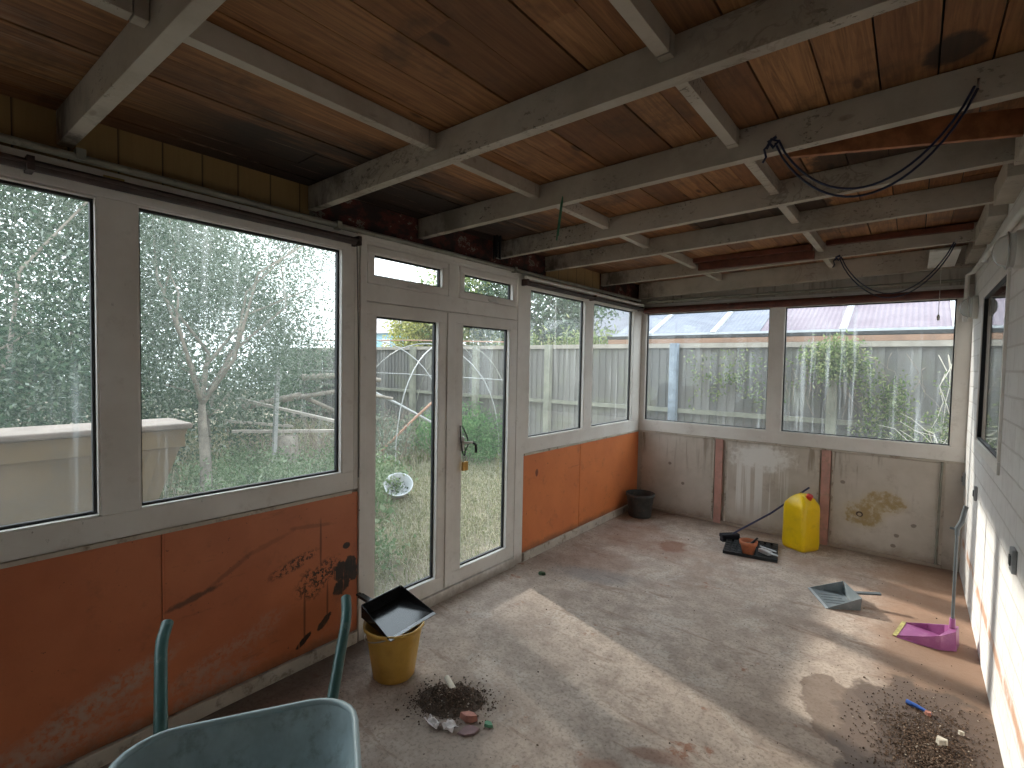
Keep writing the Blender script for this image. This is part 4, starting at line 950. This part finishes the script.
tree('olive_tree', 'grey-green feathery tree with a pale trunk outside the second pane', (-6.5, 2.68, 2.75), (1.1, 1.85, 1.75), 56000, .046, .010, 'leaf_olive',
     trunk=[(-6.36, 2.28, GZ), (-6.34, 2.27, .4), (-6.38, 2.25, .85), (-6.36, 2.24, 1.08)], clumps=260, spread=.16, hollow=.2, branches=7, base_r=.07)
tree('leafy_bush', 'dense dark green bush behind the trough outside the leftmost pane', (-6.6, .2, 2.2), (1.5, 1.9, 2.5), 62000, .05, .02, 'leaf_dark', trunk=[(-6.6, .2, GZ), (-6.6, .15, .9)], clumps=230, spread=.2, branches=6)
tree('leafy_bush', 'dark bush growing behind the olive tree trunk', (-8.6, 3.1, 1.7), (1.3, 1.9, 1.8), 16000, .07, .03, 'leaf_dark', trunk=[(-8.6, 3.1, GZ), (-8.6, 3.1, .7)], clumps=120, spread=.22, branches=4)
tree('leafy_bush', 'tall pale shrub behind the dark bush, filling the top of the left panes', (-9.6, 1.3, 3.4), (2.0, 3.5, 2.9), 62000, .085, .03, 'leaf_olive', trunk=[(-9.6, 1.2, GZ), (-9.6, 1.2, 1.2)], clumps=200, spread=.28, branches=5)
tree('garden_hedge', 'clipped dark hedge closing the far left side of the garden', (-12.5, 1.5, .95), (.7, 7.5, 1.15), 36000, .10, .05, 'leaf_dark', trunk=[(-12.5, 1.5, GZ), (-12.5, 1.5, .5)], clumps=420, spread=.28, hollow=.1, branches=5, cat='hedge')
tree('fir_bush', 'low spreading bright green conifer beyond the second door', (-6.3, 6.45, .25), (1.0, .75, .45), 9000, .10, .014, 'leaf_conifer', trunk=[(-6.3, 6.45, GZ), (-6.3, 6.4, .1)], clumps=90, spread=.12, branches=5, base_r=.03, cat='conifer', bias=(.6, -.5, -.1))
tree('fir_bush', 'low blue-green conifer beyond the first door', (-7.3, 5.1, .2), (.9, .7, .5), 6000, .09, .014, 'leaf_olive', trunk=[(-7.3, 5.1, GZ), (-7.3, 5.1, .1)], clumps=70, spread=.13, branches=4, base_r=.03, cat='conifer')
tree('garden_tree', 'tall leafy tree behind the fence outside the window beyond the doors', (-7.6, 10.6, 3.2), (1.7, 1.5, 1.7), 17000, .12, .06, 'leaf_dark', trunk=[(-7.6, 10.6, GZ), (-7.6, 10.6, 1.6)], clumps=170, spread=.25, branches=5, group='trees beyond the fence')
tree('garden_tree', 'pale green tree behind the fence seen through the second toplight', (-10.0, 10.2, 3.0), (1.3, 1.4, 1.5), 9000, .12, .06, 'leaf_climber', trunk=[(-10.0, 10.2, GZ), (-10.0, 10.2, 1.5)], clumps=120, spread=.25, branches=5, group='trees beyond the fence')
tree('garden_tree', 'small yellow-leaved tree behind the fence seen through the first door', (-10.9, 9.3, 2.2), (.75, .7, .75), 5000, .10, .055, 'leaf_yellow', trunk=[(-10.9, 9.3, GZ), (-10.9, 9.3, 1.4)], clumps=60, spread=.18, branches=4, group='trees beyond the fence')
tree('garden_tree', 'low hedge-like tree behind the fence below the grey roof', (-6.0, 9.2, 1.75), (2.8, .5, .45), 8000, .10, .05, 'leaf_climber', trunk=[(-6.0, 9.2, GZ), (-6.0, 9.2, 1.2)], clumps=120, spread=.15, branches=5, group='trees beyond the fence')

# fence: panels between posts
FY = 7.2; FT = 1.93
posts = [1.15, -.752, -2.70, -4.90, -6.59, -8.45, -10.35, -12.25, -14.1]
where = ['right of the green climber', 'behind the green climber', 'left of the blue post', 'outside the far half of the window beyond the doors', 'seen through the second door', 'seen through the first door', 'behind the hoops', 'behind the olive tree']
for i, px in enumerate(posts):
    blue = i == 2
    o = MB().box((px - .055, FY - .16, GZ - .05), (px + .055, FY - .06, FT - (.10 if i in (1,) else -.02))).build('fence_post', 'blue_post' if blue else 'fence_post', bevel=.006)
    tag(o, ['weathered fence post past the right end of the back window', 'mossy fence post under the green climber', 'blue-stained fence post outside the back window', 'weathered fence post outside the window beyond the doors',
            'weathered fence post seen through the second door', 'weathered fence post seen through the first door', 'weathered fence post behind the bent hoops', 'weathered fence post hidden beyond the olive tree', 'last fence post far to the left'][i], 'fence post', 'posts of the garden fence')
for i in range(len(posts) - 1):
    x1, x0 = posts[i] - .056, posts[i + 1] + .056
    t = thing('board_fence', ((x0 + x1) / 2, FY, GZ), 'grey vertical board fence panel ' + where[i], 'fence', 'panels of the garden fence')
    b = MB(); x = x0 - .05
    R_ = random.Random(i)
    while x < x1 + .03:
        w = min(.112, x1 + .05 - x); tl = R_.uniform(-.006, .006)
        vs = []
        for z_ in (GZ + .03, FT - .03 + R_.uniform(-.01, .01)):
            vs += [(x + tl, FY, z_), (x + w + .028 + tl, FY - .020, z_), (x + w + .028 + tl, FY - .012, z_), (x + tl, FY + .006, z_)]
        b.add(vs, [(0, 3, 2, 1), (4, 5, 6, 7), (0, 1, 5, 4), (1, 2, 6, 5), (2, 3, 7, 6), (3, 0, 4, 7)]); x += w
    b.build('boards', 'fence_board', t)
    for z_ in (.30, .98): MB().box((x0, FY - .075, z_ - .03), (x1, FY - .022, z_ + .03)).build('rail', 'fence_post', t)
    MB().box((x0 - .03, FY - .055, FT - .045), (x1 + .03, FY + .03, FT + (.02 if i < 7 else 0))).build('cap_rail', 'pale_rail', t)

# climber over the fence
t = thing('climbing_plant', (-.75, FY - .2, GZ), 'green climbing plant spilling over the fence outside the back window', 'climber')
P = np.concatenate([crown_points(3300, (-.72, FY - .22, 1.73), (.33, .14, .22), 45, .06, .1), crown_points(1100, (-.30, FY - .18, 1.3), (.34, .06, .42), 45, .05, .1), crown_points(700, (-1.9, FY - .12, 1.45), (1.1, .04, .4), 70, .04, 0), crown_points(1300, (-.1, FY - .2, .80), (.6, .1, .22), 40, .06, 0)])
P = P[P[:, 1] > YB + .4]
quads('foliage', leaf_quads(P, .05, .022, (0, 0, -.5)), 'leaf_climber', t)
st = MB(); R_ = random.Random(5)
for k in range(60):
    x_ = -.75 + R_.gauss(0, .3); z_ = R_.uniform(1.5, 2.0); y_ = FY - .1
    pts = [(x_, y_, z_)]
    for q in range(5): pts.append((pts[-1][0] + R_.uniform(-.06, .1), y_ - R_.uniform(0, .15), pts[-1][2] - R_.uniform(.02, .16)))
    st.tube(pts, .003, 5)
st.build('stems', 'twig', t)
t = thing('climbing_plant', (.25, FY - .5, GZ), 'bare pale bramble stems outside the right end of the back window', 'climber')
st = MB()
for k in range(34):
    x_ = .62 + R_.gauss(0, .12); pts = [(x_, FY - .55 + R_.uniform(-.1, .1), GZ + .2 + R_.uniform(0, .3))]
    dx = R_.uniform(-.14, .03)
    for q in range(7): pts.append((pts[-1][0] + dx + R_.uniform(-.04, .04), pts[-1][1] + R_.uniform(-.04, .04), pts[-1][2] + R_.uniform(-.02, .26) * (1 - q / 9)))
    st.tube(pts, [.008 - .0008 * q for q in range(8)], 5)
for k in range(9):
    x_ = .30 + R_.uniform(-.05, .1); pts = [(x_, FY - .5, .5)]
    for q in range(8): pts.append((pts[-1][0] + R_.uniform(-.07, .07), FY - .5 + R_.uniform(-.08, .05), pts[-1][2] + .16))
    st.tube(pts, .004, 5)
st.build('stems', 'rubble_white', t)
P = crown_points(700, (.3, FY - .5, 1.1), (.2, .1, .5), 25, .05, 0); quads('foliage', leaf_quads(P, .04, .02), 'leaf_climber', t)

# neighbour's long shed with corrugated roof
t = thing('garden_shed', (-1.6, 9.8, GZ), 'long low shed with corrugated roof panels behind the fence', 'shed')
def roofz(y): return 2.16 + .43 * (y - 8.3)
MB().box((-4.3, 8.42, GZ), (.9, 11.2, 2.10)).build('wall', 'shadow_gap', t)  # shed wall and gutter painted near black as shade under the eaves
MB().box((-4.3, 8.10, 2.00), (.9, 8.16, 2.075)).build('fascia', 'orange_fascia', t)
MB().box((-4.35, 8.16, 2.09), (.95, 8.30, 2.135)).build('gutter', 'shadow_gap', t)
for a0, a1, m_ in ((-4.25, -3.62, 'roof_blue'), (-3.55, -2.58, 'roof_blue'), (-2.48, -1.85, 'roof_blue'), (-1.84, -.83, 'roof_pink'), (-.74, .36, 'roof_pink'), (.46, 1.0, 'roof_blue')):
    vs = []
    for dz in (0, .02): vs += [(a0, 8.28, roofz(8.28) + dz), (a1, 8.28, roofz(8.28) + dz), (a1, 11.1, roofz(11.1) + dz), (a0, 11.1, roofz(11.1) + dz)]
    MB().add(vs, [(0, 3, 2, 1), (4, 5, 6, 7), (0, 1, 5, 4), (1, 2, 6, 5), (2, 3, 7, 6), (3, 0, 4, 7)]).build('roof_panel', m_, t)
for a in (-3.585, -2.53, -.785, .41):
    MB().bar((a, 8.26, roofz(8.26) + .02), (a, 11.1, roofz(11.1) + .02), .075, .05).build('roof_rib', 'basin_white', t)
MB().box((-4.3, 8.26, 2.135), (1.0, 8.30, 2.175)).build('eave_trim', 'basin_white', t)
# far houses
t = thing('house', (-9.0, 14.5, GZ), 'distant house with a grey slate roof beyond the fence', 'house', 'houses beyond the fence')
MB().box((-10.0, 13.4, GZ), (-6.6, 17, 2.55)).build('wall', 'wall_render', t)
vs = [(-10.1, 13.2, 2.5), (-6.4, 13.2, 2.5), (-6.4, 17.2, 2.5), (-10.1, 17.2, 2.5), (-9.5, 15.2, 3.75), (-6.9, 15.2, 3.75)]
MB().add(vs, [(0, 3, 2, 1), (0, 1, 5, 4), (1, 2, 5), (2, 3, 4, 5), (3, 0, 4)]).build('roof', 'roof_slate', t)
t = thing('house', (-19.6, 15.6, GZ), 'small pale blue house seen over the fence through the first door', 'house', 'houses beyond the fence')
MB().box((-21.6, 14.6, GZ), (-18.0, 17.2, 3.0)).build('wall', 'blue_cladding', t)
vs = [(-21.8, 14.4, 2.95), (-17.8, 14.4, 2.95), (-17.8, 17.4, 2.95), (-21.8, 17.4, 2.95), (-21.3, 15.9, 4.1), (-18.3, 15.9, 4.1)]
MB().add(vs, [(0, 3, 2, 1), (0, 1, 5, 4), (1, 2, 5), (2, 3, 4, 5), (3, 0, 4)]).build('roof', 'roof_slate', t)
for a in (-20.9, -19.6): MB().box((a, 14.56, 1.9), (a + .6, 14.6, 2.7)).build('window_pane', 'basin_white', t)

# skip outside the left panes
t = thing('garden_trough', (-3.45, -.4, GZ), 'long cream trough with a pale rim and sloping end outside the left panes', 'trough')
def ringr(x0, x1, y0, y1, z): return [(x0, y0, z), (x1, y0, z), (x1, y1, z), (x0, y1, z)]
MB().loft([ringr(-3.56, -3.37, -1.6, .62, GZ), ringr(-3.62, -3.31, -2.05, 1.09, 1.19)], True, True, False).build('body', 'skip_side', t)
MB().box((-3.325, -2.05, 1.085), (-3.300, 1.075, 1.19)).build('side_band', 'skip_side', t, bevel=.006)
MB().box((-3.65, -2.09, 1.191), (-3.285, 1.11, 1.225)).build('rim', 'skip_rim', t, bevel=.01)
for y_ in (.93, -.05): MB().bar((-3.335, y_, 1.08), (-3.365, y_ - .32, GZ + .05), .05, .05).build('rib', 'skip_side', t)
o = MB().add([(-4.0, .72, GZ), (-3.72, 1.0, GZ), (-4.2, 1.05, GZ), (-3.95, .86, 1.28), (-3.85, .98, 1.30), (-4.05, .95, 1.24)], [(0, 1, 4, 3), (1, 2, 5, 4), (2, 0, 3, 5), (3, 4, 5), (0, 2, 1)]).build('tarpaulin', 'tarp_blue')
tag(o, 'bit of blue tarpaulin showing over the rim of the cream trough', 'tarpaulin')

# bent hoops and poles of an old tunnel frame
def hoop(cx_, cy_, w, h_, ax, r, mat, label):
    pts = [Vector((cx_ + ax[0] * w * math.cos(a), cy_ + ax[1] * w * math.cos(a), GZ + h_ * math.sin(a) ** .8)) for a in [PI * k / 24 for k in range(25)]]
    o = MB().tube(pts, r, 8).build('garden_hoop', mat); tag(o, label, 'hoop', 'hoops of the old plant tunnel')
hoop(-6.9, 6.1, 1.35, 2.05, (.80, .60), .010, 'pale_pipe', 'bent pale hoop nearest the first door')
hoop(-7.6, 5.3, 1.5, 2.1, (.80, .60), .010, 'pale_pipe', 'bent pale hoop behind the first one')
hoop(-6.5, 6.3, 1.45, 2.08, (-.2, .98), .010, 'pale_pipe', 'bent hoop crossing towards the second door')
hoop(-6.6, 6.7, 1.2, 2.05, (.9, .2), .009, 'pipe_grey', 'dark grey hoop arching down beyond the second door')
for a, b, r_, m_, lab in (((-8.8, 5.0, 1.98), (-5.6, 7.0, 2.0), .010, 'rusty_pipe', 'rust-brown ridge pole across the tops of the hoops'),
                         ((-9.0, 5.0, 1.42), (-5.6, 6.9, 1.32), .008, 'pale_pipe', 'pale level pole tied across the hoops'),
                         ((-7.4, 5.0, 1.22), (-6.2, 5.75, .55), .022, 'pale_pipe', 'pale pole slanting down right behind the first door'),
                         ((-6.0, 5.95, 1.3), (-6.7, 4.9, .1), .020, 'rusty_pipe', 'reddish pole slanting down left behind the first door')):
    o = MB().tube([a, Vector(a).lerp(Vector(b), .5) + Vector((0, 0, .02)), b], r_, 8).build('garden_pole', m_); tag(o, lab, 'pole', 'poles tied to the hoops')
def log(pts, r0, r1, label, mat='bark', name='dead_branch'):
    n = len(pts); o = MB().tube(pts, [r0 + (r1 - r0) * i / (n - 1) for i in range(n)], 9).build(name, mat); return tag(o, label, 'branch', 'cut branches piled in the garden')
log([(-7.2, 3.9, 1.35), (-7.0, 4.5, 1.38), (-6.9, 5.1, 1.30)], .05, .035, 'thick pale cut branch resting high in the pile')
log([(-7.4, 3.7, 1.0), (-7.0, 4.5, 1.15), (-6.7, 5.2, 1.0)], .04, .025, 'crooked cut branch under the thick one')
log([(-7.6, 3.2, .9), (-7.3, 3.9, 1.08), (-7.3, 4.5, .8)], .05, .03, 'arched branch behind the olive tree')
for a, b, lab in (((-7.4, 3.05, 1.05), (-6.3, 4.4, .62), 'pale plank sloping down to the right outside the second pane'), ((-7.2, 2.9, .62), (-6.7, 4.3, .55), 'lower plank lying almost level outside the second pane'), ((-7.6, 3.0, .72), (-7.5, 3.9, .58), 'short plank behind the lower plank')):
    o = MB().bar(a, b, .11, .035).build('timber_plank', 'timber_grey'); tag(o, lab, 'plank', 'old planks in the garden')
o = MB().lathe([(.17, 0), (.15, .3), (.14, .62), (.001, .64)], (-6.95, 3.55, GZ), 14).build('tree_stump', 'bark'); tag(o, 'dark upright stump among the planks', 'stump')
o = MB().bar((-6.9, 3.32, GZ), (-6.9, 3.38, 1.5), .05, .05).build('garden_stake', 'pale_pipe'); tag(o, 'pale upright stake beside the stump', 'stake')
# dead brush
bm_ = MB(); R_ = random.Random(9)
for k in range(190):
    x_, y_ = R_.uniform(-8.3, -6.4), R_.uniform(3.3, 6.6); pts = [(x_, y_, GZ)]
    dx, dy = R_.uniform(-.12, .12), R_.uniform(-.12, .12)
    for q in range(5): pts.append((pts[-1][0] + dx + R_.uniform(-.06, .06), pts[-1][1] + dy + R_.uniform(-.06, .06), pts[-1][2] + R_.uniform(.08, .24)))
    bm_.tube(pts, [.008, .007, .006, .004, .003, .002], 5, False)
o = bm_.build('dead_brush', 'twig'); tag(o, 'tangle of bare brown twigs outside the first door', 'brush', None, 'stuff')
# basin lying tilted in the grass
t = thing('wash_basin', (-4.85, 3.86, GZ), 'round white basin tilted in the grass outside the first door', 'basin')
mt = Matrix.Rotation(math.radians(38), 4, Vector((.62, .78, 0)).normalized())
MB().lathe([(.001, 0), (.11, 0), (.135, .02), (.165, .11), (.178, .115), (.178, .12), (.160, .118), (.128, .026), (.10, .010), (.001, .010)], (-4.85, 3.86, GZ + .14), 32, mt).build('bowl', 'basin_white', t)
P = np.array([-4.85, 3.86, GZ + .165]) + np.array([mt.to_3x3() @ Vector((RNG.normal() * .045, RNG.normal() * .045, .02)) for _ in range(60)])
quads('leaf_litter', leaf_quads(P, .05, .03), 'leaf_dark', t)
# sapling by the door
t = thing('sapling', (-3.05, 2.02, GZ), 'thin leafy sapling leaning just outside the first door', 'sapling')
MB().tube([(-2.95, 1.72, GZ), (-3.0, 1.95, .12), (-3.05, 2.2, .42), (-3.1, 2.3, .6)], [.007, .006, .004, .002], 6).build('stem', 'twig', t)
P = np.concatenate([np.array([-2.95, 1.78, .0]) + RNG.normal(size=(10, 3)) * .05, np.array([-3.0, 2.0, .2]) + RNG.normal(size=(14, 3)) * .07, np.array([-3.06, 2.22, .48]) + RNG.normal(size=(22, 3)) * .07])
quads('foliage', leaf_quads(P, .075, .045), 'herb', t)

# ------------------------------------------------------------------ light
w = bpy.data.worlds.new('sky'); sc.world = w; w.use_nodes = True; nt = w.node_tree; nt.nodes.clear()
bg = nt.nodes.new('ShaderNodeBackground'); ow = nt.nodes.new('ShaderNodeOutputWorld'); tc = nt.nodes.new('ShaderNodeTexCoord'); sp = nt.nodes.new('ShaderNodeSeparateXYZ')
rp = nt.nodes.new('ShaderNodeValToRGB'); nt.links.new(tc.outputs['Generated'], sp.inputs[0]); nt.links.new(sp.outputs[2], rp.inputs[0])
rp.color_ramp.elements[0].position = 0.0; rp.color_ramp.elements[0].color = (.86, .93, .97, 1)
rp.color_ramp.elements[1].position = .9; rp.color_ramp.elements[1].color = (.80, .90, 1.0, 1)
nt.links.new(rp.outputs[0], bg.inputs[0]); bg.inputs[1].default_value = 2.35; nt.links.new(bg.outputs[0], ow.inputs[0])
el = math.radians(25.5); d = Vector((-.957 * math.cos(el), .29 * math.cos(el), math.sin(el)))
sun = bpy.data.lights.new('sun', 'SUN'); sun.energy = 3.3; sun.angle = math.radians(2.0); sun.color = (1.0, .93, .83)
so = bpy.data.objects.new('sun', sun); COL.objects.link(so); so.location = (-8, 3, 6); so.rotation_euler = d.to_track_quat('Z', 'Y').to_euler()

# ------------------------------------------------------------------ camera
yaw, pitch, roll = .6763, .0389, .0185
cy_, sy_ = math.cos(yaw), math.sin(yaw); cp, sp_ = math.cos(pitch), math.sin(pitch)
fwd = Vector((-sy_ * cp, cy_ * cp, -sp_)); right = Vector((cy_, sy_, 0)); up = right.cross(fwd)
r2 = right * math.cos(roll) + up * math.sin(roll); u2 = -right * math.sin(roll) + up * math.cos(roll)
cam = bpy.data.cameras.new('camera'); cam.sensor_width = 36; cam.lens = 36 * 499.66 / 1024; cam.clip_start = .02
co = bpy.data.objects.new('camera', cam); COL.objects.link(co)
co.matrix_world = Matrix(((r2.x, u2.x, -fwd.x, 0), (r2.y, u2.y, -fwd.y, 0), (r2.z, u2.z, -fwd.z, 1.6), (0, 0, 0, 1)))
sc.camera = co
sc.view_settings.view_transform = 'Standard'; sc.view_settings.look = 'None'; sc.view_settings.gamma = 1; sc.view_settings.use_curve_mapping = False
sc.view_settings.exposure = .90
for o in bpy.data.objects:
    if '_org' in o: del o['_org']
